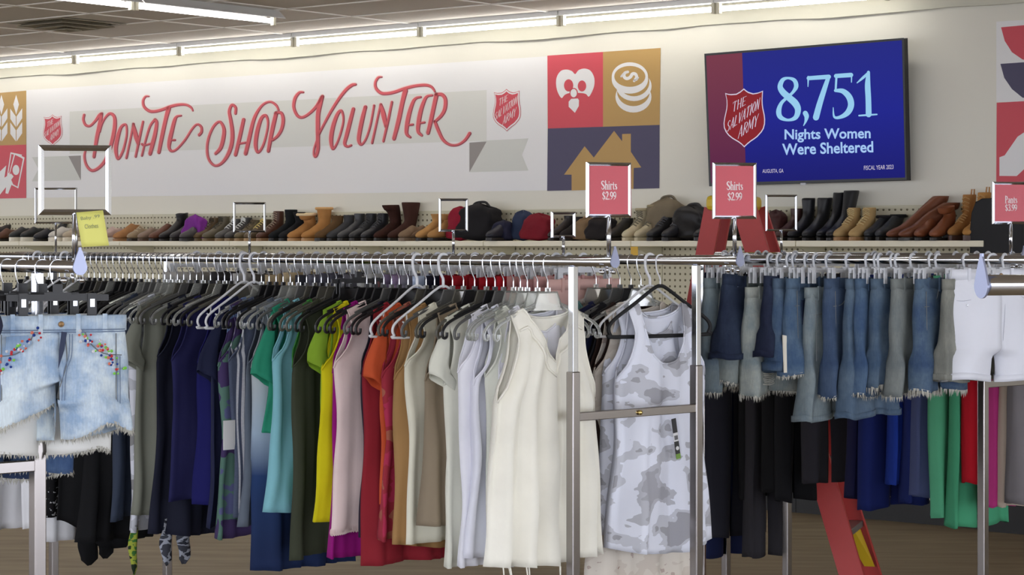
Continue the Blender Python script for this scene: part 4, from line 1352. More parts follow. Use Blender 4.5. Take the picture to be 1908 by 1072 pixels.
# ------------------------------------------------------------------ sign holders
SIGNRED = plain('sign_red', (196, 62, 76), .35)
SIGNW = plain('sign_white', (240, 225, 226), .5)
SER = {   # serif letters and figures as strokes: box height 1 = capital height, y downward, baseline 1
    'S': (.52, [[(.46, .22, .05), (.36, .05, .09), (.16, .06, .12), (.06, .25, .17), (.2, .46, .19), (.38, .6, .19), (.44, .8, .16), (.3, .96, .1), (.12, .95, .08), (.04, .76, .05)]]),
    'h': (.52, [[(.12, .0, .15), (.12, .97, .15)], [(.15, .5, .07), (.28, .4, .1), (.39, .52, .15), (.39, .97, .15)], [(.02, .98, .05), (.24, .98, .05)], [(.3, .98, .05), (.5, .98, .05)]]),
    'i': (.25, [[(.12, .38, .15), (.12, .97, .15)], [(.12, .12, .15), (.12, .16, .15)], [(.02, .98, .05), (.23, .98, .05)]]),
    'r': (.38, [[(.12, .38, .15), (.12, .97, .15)], [(.14, .52, .07), (.25, .39, .1), (.34, .45, .14)], [(.02, .98, .05), (.26, .98, .05)]]),
    't': (.34, [[(.15, .18, .1), (.15, .8, .15), (.2, .96, .12), (.32, .92, .05)], [(.02, .4, .06), (.32, .4, .06)]]),
    's': (.38, [[(.31, .5, .05), (.2, .39, .09), (.08, .48, .13), (.18, .66, .15), (.3, .8, .14), (.22, .96, .09), (.05, .88, .05)]]),
    '$': (.52, [[(.44, .26, .06), (.34, .12, .08), (.16, .14, .1), (.07, .3, .15), (.2, .48, .16), (.38, .6, .16), (.43, .78, .14), (.3, .92, .09), (.12, .9, .08), (.04, .74, .05)], [(.25, -.06, .06), (.25, 1.08, .06)]]),
    '2': (.5, [[(.06, .26, .08), (.14, .07, .11), (.3, .06, .14), (.4, .24, .17), (.33, .5, .14), (.06, .94, .08)], [(.05, .93, .13), (.45, .93, .13)]]),
    '.': (.22, [[(.1, .92, .15), (.1, .93, .15)]]),
    '9': (.5, [[(.25, .05, .1), (.07, .2, .15), (.08, .45, .15), (.22, .58, .1), (.38, .46, .14), (.41, .25, .17), (.25, .05, .1)], [(.41, .25, .16), (.38, .65, .14), (.12, .97, .06)]]),
    'P': (.52, [[(.14, .02, .16), (.14, .97, .16)], [(.14, .05, .06), (.34, .07, .1), (.44, .26, .16), (.34, .5, .1), (.16, .53, .06)], [(.02, .98, .05), (.28, .98, .05)]]),
    'a': (.45, [[(.06, .5, .08), (.2, .39, .09), (.33, .5, .14), (.33, .88, .14), (.42, .96, .07)], [(.32, .62, .07), (.1, .72, .12), (.1, .9, .12), (.22, .95, .08), (.33, .86, .06)]]),
    'n': (.52, [[(.12, .38, .14), (.12, .97, .14)], [(.15, .5, .07), (.28, .4, .1), (.39, .52, .14), (.39, .97, .14)], [(.02, .98, .05), (.24, .98, .05)], [(.3, .98, .05), (.5, .98, .05)]]),
    '3': (.5, [[(.07, .2, .07), (.2, .05, .1), (.38, .16, .15), (.34, .36, .13), (.2, .47, .07)], [(.2, .46, .07), (.38, .55, .14), (.4, .8, .16), (.22, .97, .1), (.05, .84, .08)]]),
}


def serif_line(txt):
    out, x = [], 0
    for c in txt:
        if c == ' ':
            x += .25
            continue
        w, st = SER[c]
        for s in st:
            out.append([(x + p[0], p[1], p[2]) for p in s])
        x += w
    return out, x


def sign_holder(label, base, yaw, w, h, gap, card=None, pole_r=.0065, bar=.011, foot_z=None, k=.84):
    """Chrome frame on a pole clamped over a rail. base = rail axis below it; gap = frame bottom above the rail axis."""
    root = thing('sign_holder', label, 'sign holder', base, yaw)
    fm = MB()
    z0, z1 = gap, gap + h
    # four mitred bars with a ridged face
    zm = (z0 + z1) / 2
    loops = []
    for inset, y in ((0, .006), (0, -.001), (bar * .5, -.0065), (bar, -.001), (bar, .006)):
        loops.append([(sx * (w / 2 - inset), y, zm + sz * (h / 2 - inset)) for sx, sz in ((-1, -1), (1, -1), (1, 1), (-1, 1))])
    nl = len(loops)
    fm.add([p for lp in loops for p in lp], [(a * 4 + k, a * 4 + (k + 1) % 4, ((a + 1) % nl) * 4 + (k + 1) % 4, ((a + 1) % nl) * 4 + k) for a in range(nl) for k in range(4)])
    part('frame', fm, CHROME, root)
    part('pole', MB().tube([(0, 0, RAIL_R), (0, 0, z0)], pole_r, 10), CHROME, root, smooth=True)
    pts = [(0, RAIL_R * 1.12 * math.cos(a), RAIL_R * 1.12 * math.sin(a)) for a in [PI * q / 10 for q in range(-2, 13)]]
    part('clamp', MB().tube(pts, .004, 6), STEEL, root, smooth=True)
    if card:
        c = part('sign_card', MB().box((0, -.001, (z0 + z1) / 2), (w - bar * 1.4, .002, h - bar * 1.4)), SIGNRED, root)
        mb = MB()
        for txt, zt, ch in card:
            st, tw = serif_line(txt)
            for s in st:
                vs, fs = ribbon2d(s, n=5)
                mb.add([((x - tw / 2) * ch * k, -.0028, zt * h + z0 - y * ch) for x, y in vs], fs)
        part('lettering', mb, SIGNW, c)
    return root


SY = math.atan2(.34, .94)
sb = RB.at(-.15, 0)
sign_holder('red price sign reading Shirts on the first rail before the house graphic', sb, SY, .140, .160, .128, [('Shirts', .665, .025), ('$2.99', .47, .0235)])
sb2 = RB.at(-.16, WB)
sign_holder('red price sign reading Shirts under the TV in front of the ladder', sb2, SY * .6, .140, .172, .128, [('Shirts', .665, .026), ('$2.99', .47, .0245)])
sb3 = RF.at(-.12, 0)
sign_holder('red price sign reading Pants by the black suitcase', sb3, SY * .6, .142, .152, .122, [('Pants', .665, .026), ('$3.99', .47, .0245)])
ra0 = RA.at(-.165, 0)
sign_holder('large empty chrome sign frame above the denim shorts carrying a yellow note', ra0 , .16, .162, .158, .117, None, bar=.013)


def rail_hit(rack, w, x):
    """Distance along a rail where the picture column x crosses it."""
    p = rack.post + rack.cd * w
    u = (x - CX) / FPX
    return (u * p.y - p.x) / (rack.rd.x - u * rack.rd.y)


def frame_at(label, rack, w, x, yt, yb, wpx, yaw):
    t = rail_hit(rack, w, x)
    b = rack.at(t, w)
    sc = b.y / FPX
    zt, zb = EYE - (yt - HY) * sc, EYE - (yb - HY) * sc
    sign_holder(label, b, yaw, wpx * sc / math.cos(yaw), zt - zb, zb - b.z, None, pole_r=.005, bar=.0085)


frame_at('small empty square sign frame in front of the lace boots', RB, WB, 465, 377, 433, 60, .05)
frame_at('empty upright sign frame in front of the crimson handbag', RB, WB, 845, 370, 432, 54, .25)
frame_at('smallest empty sign frame in front of black boots', RB, WB, 1050, 395, 443, 46, .3)
frame_at('empty sign frame half hidden behind the largest frame', RB, WB, 104, 350, 417, 80, -.1)
frame_at('tall empty sign frame past the second red price sign', RF, 0, 1456, 363, 431, 60, .15)

# yellow note hung on the large frame
nb = px(178, 425, 4.90)
note = thing('paper_note', 'yellow handwritten note hung from the large empty frame', 'note', nb)
NP = Plane(nb, Vector((.10, -1, .05)))
nd = Decal(NP)
q = [(142, 396), (192, 392), (204, 458), (153, 461)]
npts = []
for i in range(7):
    for j in range(5):
        u, v = j / 4, i / 6
        f = quad_map(*q)(u, v)
        npts.append(NP.at(*f, .006 * math.sin(v * 2.2) + .004 * u * v))
mb = MB().add(npts, [(i * 5 + j, i * 5 + j + 1, (i + 1) * 5 + j + 1, (i + 1) * 5 + j) for i in range(6) for j in range(4)])
sheet = part('sheet', mb, plain('note_yellow', (226, 224, 122), .7), note, smooth=True, solid=.0006, origin=nb)
PEN = plain('pen_ink', (96, 108, 96), .7)
for body, a, b, c, d in (('Baby .99', (151, 405), (186, 400), (187, 408), (152, 413)), ('Clothes', (158, 419), (183, 417), (184, 425), (159, 427))):
    vs, fs = text_mesh(body, -.008)
    f = quad_map(a, b, c, d)
    mm = MB().add([NP.at(*f(*v), .0105) for v in vs], fs)
    part('handwriting', mm, PEN, sheet, origin=nb)
# ------------------------------------------------------------------ hangers (origin on the rail's axis, x along the arms)
HOOK_TOP = RAIL_R + .0022


def hook_pts(r, drop, lean=0.0):
    """From the free tip over the rail and down to the neck."""
    pts = [(-r * math.cos(a), 0, r * math.sin(a)) for a in [math.radians(d) for d in (-38, -15, 10, 40, 70, 100, 130, 160, 180)]]
    pts = pts + [(r * 1.0, 0, -.014), (r * .8, 0, -.034), (r * .1 + lean, 0, -.056), (lean, 0, -.068), (lean, 0, -max(drop, .07))]
    return [(-x, y, z) for x, y, z in pts]


def hanger_meshes(kind):
    out = []
    if kind in ('clear', 'smoke', 'black', 'grey'):
        hk = MB().tube(spline(hook_pts(HOOK_TOP, .088), 3), .0019, 6)
        out.append(('hook', hk.mesh('hook', smooth=True), WIRE))
        b = MB()
        # raised plate in the middle, with a thicker rim
        rim = [(-.060, 0, -.148), (-.050, 0, -.130), (-.036, 0, -.094), (.036, 0, -.094), (.050, 0, -.130), (.060, 0, -.148)]
        b.prism([(x, -.0012, z) for x, _, z in rim], (0, .0024, 0))
        b.tube(rim, .0034, 6)
        b.box((0, 0, -.088), (.014, .010, .016))
        for s in (-1, 1):
            arm = spline([(s * .050, 0, -.136), (s * .10, 0, -.153), (s * .15, 0, -.172), (s * .186, 0, -.190), (s * .204, 0, -.212), (s * .201, 0, -.232), (s * .189, 0, -.230), (s * .187, 0, -.216)], 4)
            b.tube(arm, [.0050] * (len(arm) - 8) + [.0045] * 8, 7)
            b.tube([(s * .046, 0, -.126), (s * .10, 0, -.145), (s * .16, 0, -.168)], .003, 5)
        out.append(('arms', b.mesh('arms', smooth=False), {'clear': CLEARPL, 'smoke': SMOKEPL, 'black': BLACKPL, 'grey': GREYPL}[kind]))
    elif kind in ('tube_white', 'tube_black'):
        m = WHITEPL if kind == 'tube_white' else plain('velvet_black', (20, 20, 22), .7)
        r = .0042
        if kind == 'tube_white':
            hk = MB().tube(spline(hook_pts(RAIL_R + .005, .088), 3), .0045, 8)
        else:
            hk = MB().tube(spline(hook_pts(HOOK_TOP, .080), 3), .0024, 8)
        out.append(('hook', hk.mesh('hook', smooth=True), WHITEPL))
        b = MB()
        pts = [(0, 0, -.082), (.03, 0, -.092), (.10, 0, -.135), (.185, 0, -.186), (.207, 0, -.212), (.200, 0, -.232), (.180, 0, -.240)]
        full = pts + [(-x, y, z) for x, y, z in pts[::-1]][:-1]
        b.tube(spline(full, 4, True), r if kind == 'tube_white' else .0062, 8, True)
        if kind == 'tube_white':
            for s in (-1, 1):
                b.tube([(s * .15, 0, -.166), (s * .15, 0, -.19), (s * .158, 0, -.198), (s * .166, 0, -.190)], .003, 6)
        out.append(('arms', b.mesh('arms', smooth=True), m))
    elif kind in ('clip_white', 'clip_black'):
        m = plain('clip_white', (214, 216, 220), .4, trans=.1) if kind == 'clip_white' else BLACKPL
        dz = 0 if kind == 'clip_white' else -.035
        if kind == 'clip_white':
            hk = MB().tube(spline([(x, y, z) for x, y, z in hook_pts(RAIL_R + .0045, .05)[:9]] + [(-.012, 0, -.022), (0, 0, -.034)], 3), .0042, 8)
        else:
            hk = MB().tube(spline(hook_pts(HOOK_TOP, .070), 3), .0018, 8)
        out.append(('hook', hk.mesh('hook', smooth=True), m if kind == 'clip_white' else WIRE))
        b = MB()
        b.box((0, 0, -.036 + dz), (.25 if kind == 'clip_white' else .23, .006, .014))
        b.box((0, 0, -.030 + dz), (.06, .009, .012))
        if kind == 'clip_black':
            b.box((0, -.004, -.030 + dz), (.225, .002, .003))
            b.box((0, -.004, -.042 + dz), (.225, .002, .003))
            b.box((.0, 0, -.016 + dz), (.022, .01, .022))
        out.append(('bar', b.mesh('bar'), m))
        for s in (-1, 1):
            c = MB()
            x = s * (.105 if kind == 'clip_white' else .077)
            for y in (-.008, .008):
                c.box((x, y, -.052 + dz), (.020, .004, .052))
            c.box((x, 0, -.03 + dz), (.02, .014, .006))
            out.append(('clip', c.mesh('clip'), m))
            if kind == 'clip_black':
                out.append(('clip_spring', MB().box((x, -.0112, -.048 + dz), (.010, .003, .018)).mesh('clip_spring'), CHROME))
    return out


PROTO = {k: hanger_meshes(k) for k in ('clear', 'smoke', 'black', 'grey', 'tube_white', 'tube_black', 'clip_white', 'clip_black')}
for k in PROTO:
    for nm, me, m in PROTO[k]:
        me.materials.append(m)
        me.use_fake_user = False
HNAME = {'clear': 'clear plastic hanger', 'smoke': 'smoky plastic hanger', 'black': 'black plastic hanger', 'grey': 'grey plastic hanger', 'tube_white': 'white tubular hanger',
         'tube_black': 'black velvet hanger', 'clip_white': 'white clip hanger', 'clip_black': 'black clip hanger'}


def hanger(kind, pos, yaw, label, group):
    label = ' '.join(label.split()[:16])
    r = thing('clip_hanger' if 'clip' in kind else 'clothes_hanger', label, 'hanger', pos, yaw, group)
    last = None
    for nm, me, m in PROTO[kind]:
        o = bpy.data.objects.new(nm, me)
        COL.objects.link(o)
        if nm == 'clip_spring':
            o.parent = last
        else:
            o.parent = r
            last = o
    return r


# ------------------------------------------------------------------ tops and dresses (origin on the rail's axis)
def smooth01(t):
    t = max(0.0, min(1.0, t))
    return t * t * (3 - 2 * t)


def top_shape(sw=.138, nw=.074, nf=.10, nb=.03, za=.20, cw=.19, ww=.182, hw=.20, drop=.86, D=.028, Dh=.034, folds=5.0, amp=.018, seed=0, vneck=False, curve=0.0, hemj=0.0, skew=0.0, NU=26, NV=34):
    r = random.Random(seed)
    ph = [r.uniform(0, 2 * PI) for _ in range(8)]
    zsh = lambda x: -.116 - .42 * max(0, abs(x) - .035)
    z_end = zsh(sw)
    z_arm = z_end - za

    def width(z):
        if z >= z_end:
            return sw
        if z > z_arm:
            s = (z_end - z) / (z_end - z_arm)
            return sw - .014 * math.sin(PI * min(1, s * 1.1)) + (cw - sw) * s ** 2.2
        t = (z_arm - z) / (drop + z_arm)
        if t < .4:
            return cw + (ww - cw) * smooth01(t / .4)
        return ww + (hw - ww) * ((t - .4) / .6) ** 1.2

    panels, necks, arms = [], [], {-1: [], 1: []}
    for sg in (-1, 1):
        nd = nf if sg < 0 else nb
        grid = []
        for j in range(NV + 1):
            v = (j / NV) ** 1.1
            row = []
            for i in range(NU + 1):
                u = -1 + 2 * i / NU
                # columns gather at the sides a little
                u = math.sin(u * PI / 2) * .35 + u * .65
                x0 = u * sw
                if abs(x0) < nw:
                    q = abs(x0) / nw
                    zt = zsh(nw) - nd * ((1 - q) if vneck and sg < 0 else (1 - q * q) ** .5)
                else:
                    zt = zsh(x0)
                zh = -drop - curve * (1 - u * u) + hemj * math.sin(3.1 * u + ph[5])
                z = zt + (zh - zt) * v
                W = width(z)
                fr = max(0, min(1, (-.13 - z) / (drop - .13)))
                x = u * W * (1 + .012 * math.sin(9 * fr + ph[0])) + skew * fr
                e = max(0, 1 - u * u) ** .5
                ga = smooth01((z - z_arm) / .05) * .75
                e = max(e, ga)
                k = max(0, min(1, (zsh(x0) - z) / .07))
                dep = (D + (Dh - D) * fr) * k * e
                g = amp * (.25 + fr) * smooth01(fr * 6)
                w1 = math.sin(folds * 1.5 * u + ph[1] + 1.6 * fr)
                w2 = math.sin(folds * 2.9 * u + ph[2] - 2.2 * fr)
                w3 = math.sin(folds * 5.1 * u + ph[3] + 1.5 * fr)
                y = sg * dep + g * (w1 + .6 * w2 + .38 * w3) + .004 * math.sin(14 * fr + 5 * u + ph[4]) * smooth01(fr * 4) + .003 * sg * math.sin(8 * u + 20 * fr + ph[6]) * e
                row.append(Vector((x, y, z)))
            grid.append(row)
        panels.append(grid)
        necks.append([p for p, i in zip(grid[0], range(NU + 1)) if abs(-1 + 2 * i / NU) * 1 < nw / sw + .12])
        for s, col in ((-1, 0), (1, NU)):
            arms[s].append([row[col] for row in grid if row[col].z > z_arm - .012])
    return panels, necks, arms, (sw, cw, z_end, z_arm, D)


def panel_mb(panels):
    mb = MB()
    for sg, g in zip((-1, 1), panels):
        n = len(g[0])
        vs = [p for row in g for p in row]
        fs = []
        for j in range(len(g) - 1):
            for i in range(n - 1):
                q = (j * n + i, j * n + i + 1, (j + 1) * n + i + 1, (j + 1) * n + i)
                fs.append(q if sg > 0 else q[::-1])
        mb.add(vs, fs)
    return mb


def sleeve_mb(dim, side, length, out=.22, seed=0, taper=.8, D=.02):
    sw, cw, ze, za, _ = dim
    r = random.Random(seed)
    p1, p2 = r.uniform(0, 6), r.uniform(0, 6)
    n, m = 18, 9
    vs, fs = [], []
    top, bot = Vector((side * (sw - .012), 0, ze + .006)), Vector((side * cw * .985, 0, za))
    d = Vector((side * out, 0, -1)).normalized()
    for j in range(m + 1):
        t = j / m
        c = (top + bot) / 2 + d * length * t
        ax = (top - bot) / 2 * (1 + (taper - 1) * t)
        # the tube turns to hang straight down
        across = Vector((side * ax.length * .55, 0, ax.length * .35)) if t > 0 else ax
        a_ = ax.lerp(across, smooth01(t * 1.3))
        for q in range(n):
            a = 2 * PI * q / n
            w = 1 + .10 * t * math.sin(3 * a + p1) + .07 * t * math.sin(5 * a + p2)
            y = (.018 + .008 * t) * math.sin(a) * w + .006 * t * math.sin(4 * a + p2 + 3 * t)
            vs.append(c + a_ * math.cos(a) * w + Vector((0, y, 0)))
    for j in range(m):
        for q in range(n):
            k = (q + 1) % n
            fs.append((j * n + q, j * n + k, (j + 1) * n + k, (j + 1) * n + q))
    return MB().add(vs, fs)


def make_top(name, label, cat, pos, yaw, mat, group, sleeve=0.0, sleeve_out=.22, bind=None, near_parts=True, inner=None, **kw):
    panels, necks, arms, dim = top_shape(**kw)
    root = thing(name, label, cat, pos, yaw, group)
    part('body', panel_mb(panels if not inner else panels[:1]), mat, root, smooth=True, solid=.0018)
    if inner:
        mb = panel_mb([panels[1]])
        part('back_panel', mb, inner, root, smooth=True, solid=.0018)
    seed = kw.get('seed', 0)
    if sleeve:
        for s in (-1, 1):
            part('sleeve', sleeve_mb(dim, s, sleeve, sleeve_out, seed + s), mat, root, smooth=True, solid=.0016)
    elif near_parts:
        for s in (-1, 1):
            mb = MB()
            for a in arms[s]:
                mb.tube(a, .0032, 5)
            part('armhole_binding', mb, bind or mat, root, smooth=True)
    if near_parts:
        mb = MB()
        for nk in necks:
            mb.tube(nk, .0034, 5)
        part('neck_binding', mb, bind or mat, root, smooth=True)
    return root, panels, dim


# ------------------------------------------------------------------ shorts and trousers
def legs_mb(ww=.16, hip=.175, rise=.20, leg=.10, lw=.08, zt=-.075, D=.028, seed=0, wav=.006, NR=26, hemtilt=0.0, m=9, gape=1.0, gap=.05, lift=None):
    """Two legs joined at the crotch. Returns builder and the two hem loops."""
    r = random.Random(seed)
    ph = [r.uniform(0, 6.28) for _ in range(6)]
    mb = MB()
    loops = []
    total = rise + leg
    for s in (-1, 1):
        rows = []
        for j in range(NR + 1):
            d = total * j / NR
            z = zt - d
            if d <= rise:
                t = d / rise
                ox = ww + (hip - ww) * smooth01(t * 1.4)
                ix = 0.0
                cl = 0
            else:
                t = (d - rise) / leg
                ox = hip + (2 * lw - hip) * t
                ix = .003 * smooth01(t * 4) + hip * gap * t
                cl = smooth01(t * 3)
            Dz = D * (1 + .35 * d / total)
            row = []
            for sg in (-1, 1):
                for i in range(m + 1):
                    q = i / m if sg < 0 else 1 - i / m       # 0 at the centre, 1 at the side
                    x = ix + (ox - ix) * math.sin(q * PI / 2)
                    e_top = math.cos(q * PI / 2) ** .7 * 1.0
                    qq = 2 * q - 1
                    e_leg = max(0, 1 - qq * qq) ** .5
                    e = e_top * (1 - cl) + e_leg * cl
                    fr = d / total
                    y = sg * Dz * e * (gape if cl else 1) + wav * fr * (math.sin(6 * q * s + ph[0] + 2 * fr) + .5 * math.sin(11 * q + ph[1] - 3 * fr)) + .0022 * math.sin(11 * fr + 6 * q + ph[2])
                    if d < .04:
                        y *= .8
                    zl = lift(s, q) * smooth01((d - rise * .45) / (total - rise * .45)) if lift and sg < 0 else 0
                    row.append(Vector((s * x, y, z + zl + hemtilt * x * fr * s + (.006 * math.sin(5 * q + ph[3]) if j == NR else 0))))
            rows.append((row, cl))
        n = len(rows[0][0])
        vs = [p for row, _ in rows for p in row]
        fs = []
        for j in range(NR):
            for i in range(n - 1):
                fs.append((j * n + i, j * n + i + 1, (j + 1) * n + i + 1, (j + 1) * n + i))
            if rows[j + 1][1] > 0:
                fs.append((j * n + n - 1, j * n, (j + 1) * n, (j + 1) * n + n - 1))
        if s < 0:
            fs = [f[::-1] for f in fs]
        mb.add(vs, fs)
        loops.append(rows[-1][0])
    return mb, loops


def fringe_mb(loops, ln=.016, seed=0, per=5):
    r = random.Random(seed)
    mb = MB()
    for lp in loops:
        n = len(lp)
        for i in range(n):
            a, b = lp[i], lp[(i + 1) % n]
            for k in range(per):
                p = a.lerp(b, (k + r.random()) / per)
                w = (b - a).normalized() * .0022 if (b - a).length > 1e-5 else Vector((.0022, 0, 0))
                l = ln * r.uniform(.5, 1.3)
                tip = p + Vector((r.uniform(-.006, .006), r.uniform(-.005, .005), -l))
                yo = Vector((0, .0012, 0))
                mb.add([p - w + Vector((0, 0, .006)), p + w + Vector((0, 0, .006)), tip], [(0, 1, 2)])
                mb.add([p - w + yo + Vector((0, 0, .006)), p + w - yo, tip + yo], [(0, 1, 2)])
    return mb


def waist_mb(ww, zt, h=.034, D=.028, grow=1.03, m=18):
    vs, fs = [], []
    for z, g in ((zt + .001, grow), (zt - h, grow)):
        for q in range(2 * m):
            a = 2 * PI * q / (2 * m)
            vs.append((ww * g * math.cos(a), D * .86 * g * math.copysign(abs(math.sin(a)) ** .8, math.sin(a)), z))
    n = 2 * m
    for q in range(n):
        k = (q + 1) % n
        fs.append((q, k, n + k, n + q))
    return MB().add(vs, fs)


STITCH = plain('stitch', (112, 116, 118), .8)
FRAY = plain('fray_white', (186, 184, 174), .9)


def make_shorts(name, label, cat, pos, yaw, mat, group, fray=0.0, waist=True, stitches=False, cuff=None, seed=0, zt=-.070, ww=.16, rise=.2, leg=.1, lw=.083, D=.026, hip=None, button=True, **kw):
    hip = hip or ww * 1.1
    mb, loops = legs_mb(ww=ww, hip=hip, rise=rise, leg=leg, lw=lw, zt=zt, D=D, seed=seed, **kw)
    root = thing(name, label, cat, pos, yaw, group)
    part('legs', mb, mat, root, smooth=True, solid=.0018)
    if waist:
        w = part('waistband', waist_mb(ww, zt, D=D), mat, root, smooth=True, solid=.003)
        for x in (-.11, -.045, .045, .11):
            e = max(0, 1 - (x / ww) ** 2) ** .5
            part('belt_loop', MB().box((x * ww / .16, -D * .9 * e - .005, zt - .018), (.010, .006, .046)), mat, w)
        if button:
            b = part('button', MB().lathe([(0, 0), (.007, .001), (.006, .004), (0, .005)], (0, 0, 0), 10), plain('button_brass', (126, 98, 66), .35, .8), w)
            b.rotation_euler = (PI / 2, 0, 0)
            b.location = (.004, -D * .9 - .002, zt - .018)
    if fray:
        for lp in loops:
            part('frayed_hem', fringe_mb([lp], fray, seed), FRAY, root)
    if cuff:
        cm = MB()
        for lp in loops:
            n = len(lp)
            cc = sum(lp, Vector()) / n
            lo = [cc + (p - cc) * 1.05 for p in lp]
            up_ = [p + Vector((0, 0, cuff)) for p in lo]
            cm.add(lo + up_, [(i, (i + 1) % n, n + (i + 1) % n, n + i) for i in range(n)])
        part('turned_hem', cm, mat, root, smooth=True, solid=.002)
    if stitches:
        sm = MB()
        y = lambda x, d: -D * (1 + .35 * d / (rise + leg)) * math.cos(math.asin(min(1, abs(x) / (hip)))) ** .7 - .003
        for s in (-1, 1):
            pk = [(s * ww * .38, .036), (s * ww * .46, .062), (s * ww * .66, .085), (s * ww * .94, .09)]
            sm.tube(spline([(x, y(x, d), zt - d) for x, d in pk], 4), .0013, 5)
            sm.tube([(s * hip * .80, y(s * hip * .8, d), zt - d) for d in (.04, .1, .15, rise)], .0012, 5)
        sm.tube(spline([(.012, y(.012, .04), zt - .036), (.016, y(.016, .1), zt - .10), (.006, y(.006, .14), zt - .14), (0, y(0, .16), zt - .16)], 4), .0013, 5)
        part('seam', sm, STITCH, root)
    return root, loops
# ------------------------------------------------------------------ the middle rack, first rail
def ucol(x):
    return (x - CX) / FPX


def solve_a(post, t, u):
    """Half width that puts a garment's near edge on picture column u."""
    return (post.x + RDIR.x * t - u * (post.y + RDIR.y * t)) / (CDIR.x - u * CDIR.y)


def solve_t(post, a, u):
    return (post.x - a * CDIR.x - u * (post.y - a * CDIR.y)) / (-RDIR.x + u * RDIR.y)


def drop_for(pos, a, yb):
    Y = pos.y - a * CDIR.y
    return (yb - HY) / FPX * Y - (EYE - pos.z)


CAMO_M = camo('camo_grey', [(0, (164, 164, 170)), (.385, (198, 200, 208)), (.44, (228, 231, 242)), (.60, (186, 187, 194)), (.66, (168, 168, 174))], 8.5)
CAMO_D = camo('camo_pale', [(0, (128, 128, 128)), (.42, (176, 178, 184)), (.52, (204, 206, 214))], 9)
FLORAL = camo('floral_cream', [(0, (150, 120, 108)), (.36, (206, 196, 184)), (.5, (216, 208, 196)), (.66, (186, 170, 160)), (.74, (214, 206, 196))], 16)
STRIPE = striped('stripe_blue', (78, 86, 106), (206, 208, 214), 9)
OMBRE = dipdye('ombre_blue', [(0, (26, 40, 74)), (.30, (36, 58, 100)), (.46, (150, 168, 186)), (.7, (176, 182, 184)), (1, (120, 130, 140))], -1.0, -.1)
PATCH = camo('patch_print', [(0, (88, 92, 130)), (.4, (84, 116, 104)), (.5, (66, 52, 92)), (.62, (104, 124, 164))], 6)
PINKP = camo('pink_print', [(0, (178, 52, 84)), (.45, (156, 48, 62)), (.55, (164, 96, 78)), (.66, (150, 50, 70))], 7)
DOTS = camo('dotted_black', [(0, (16, 16, 18)), (.64, (190, 190, 192))], 60)

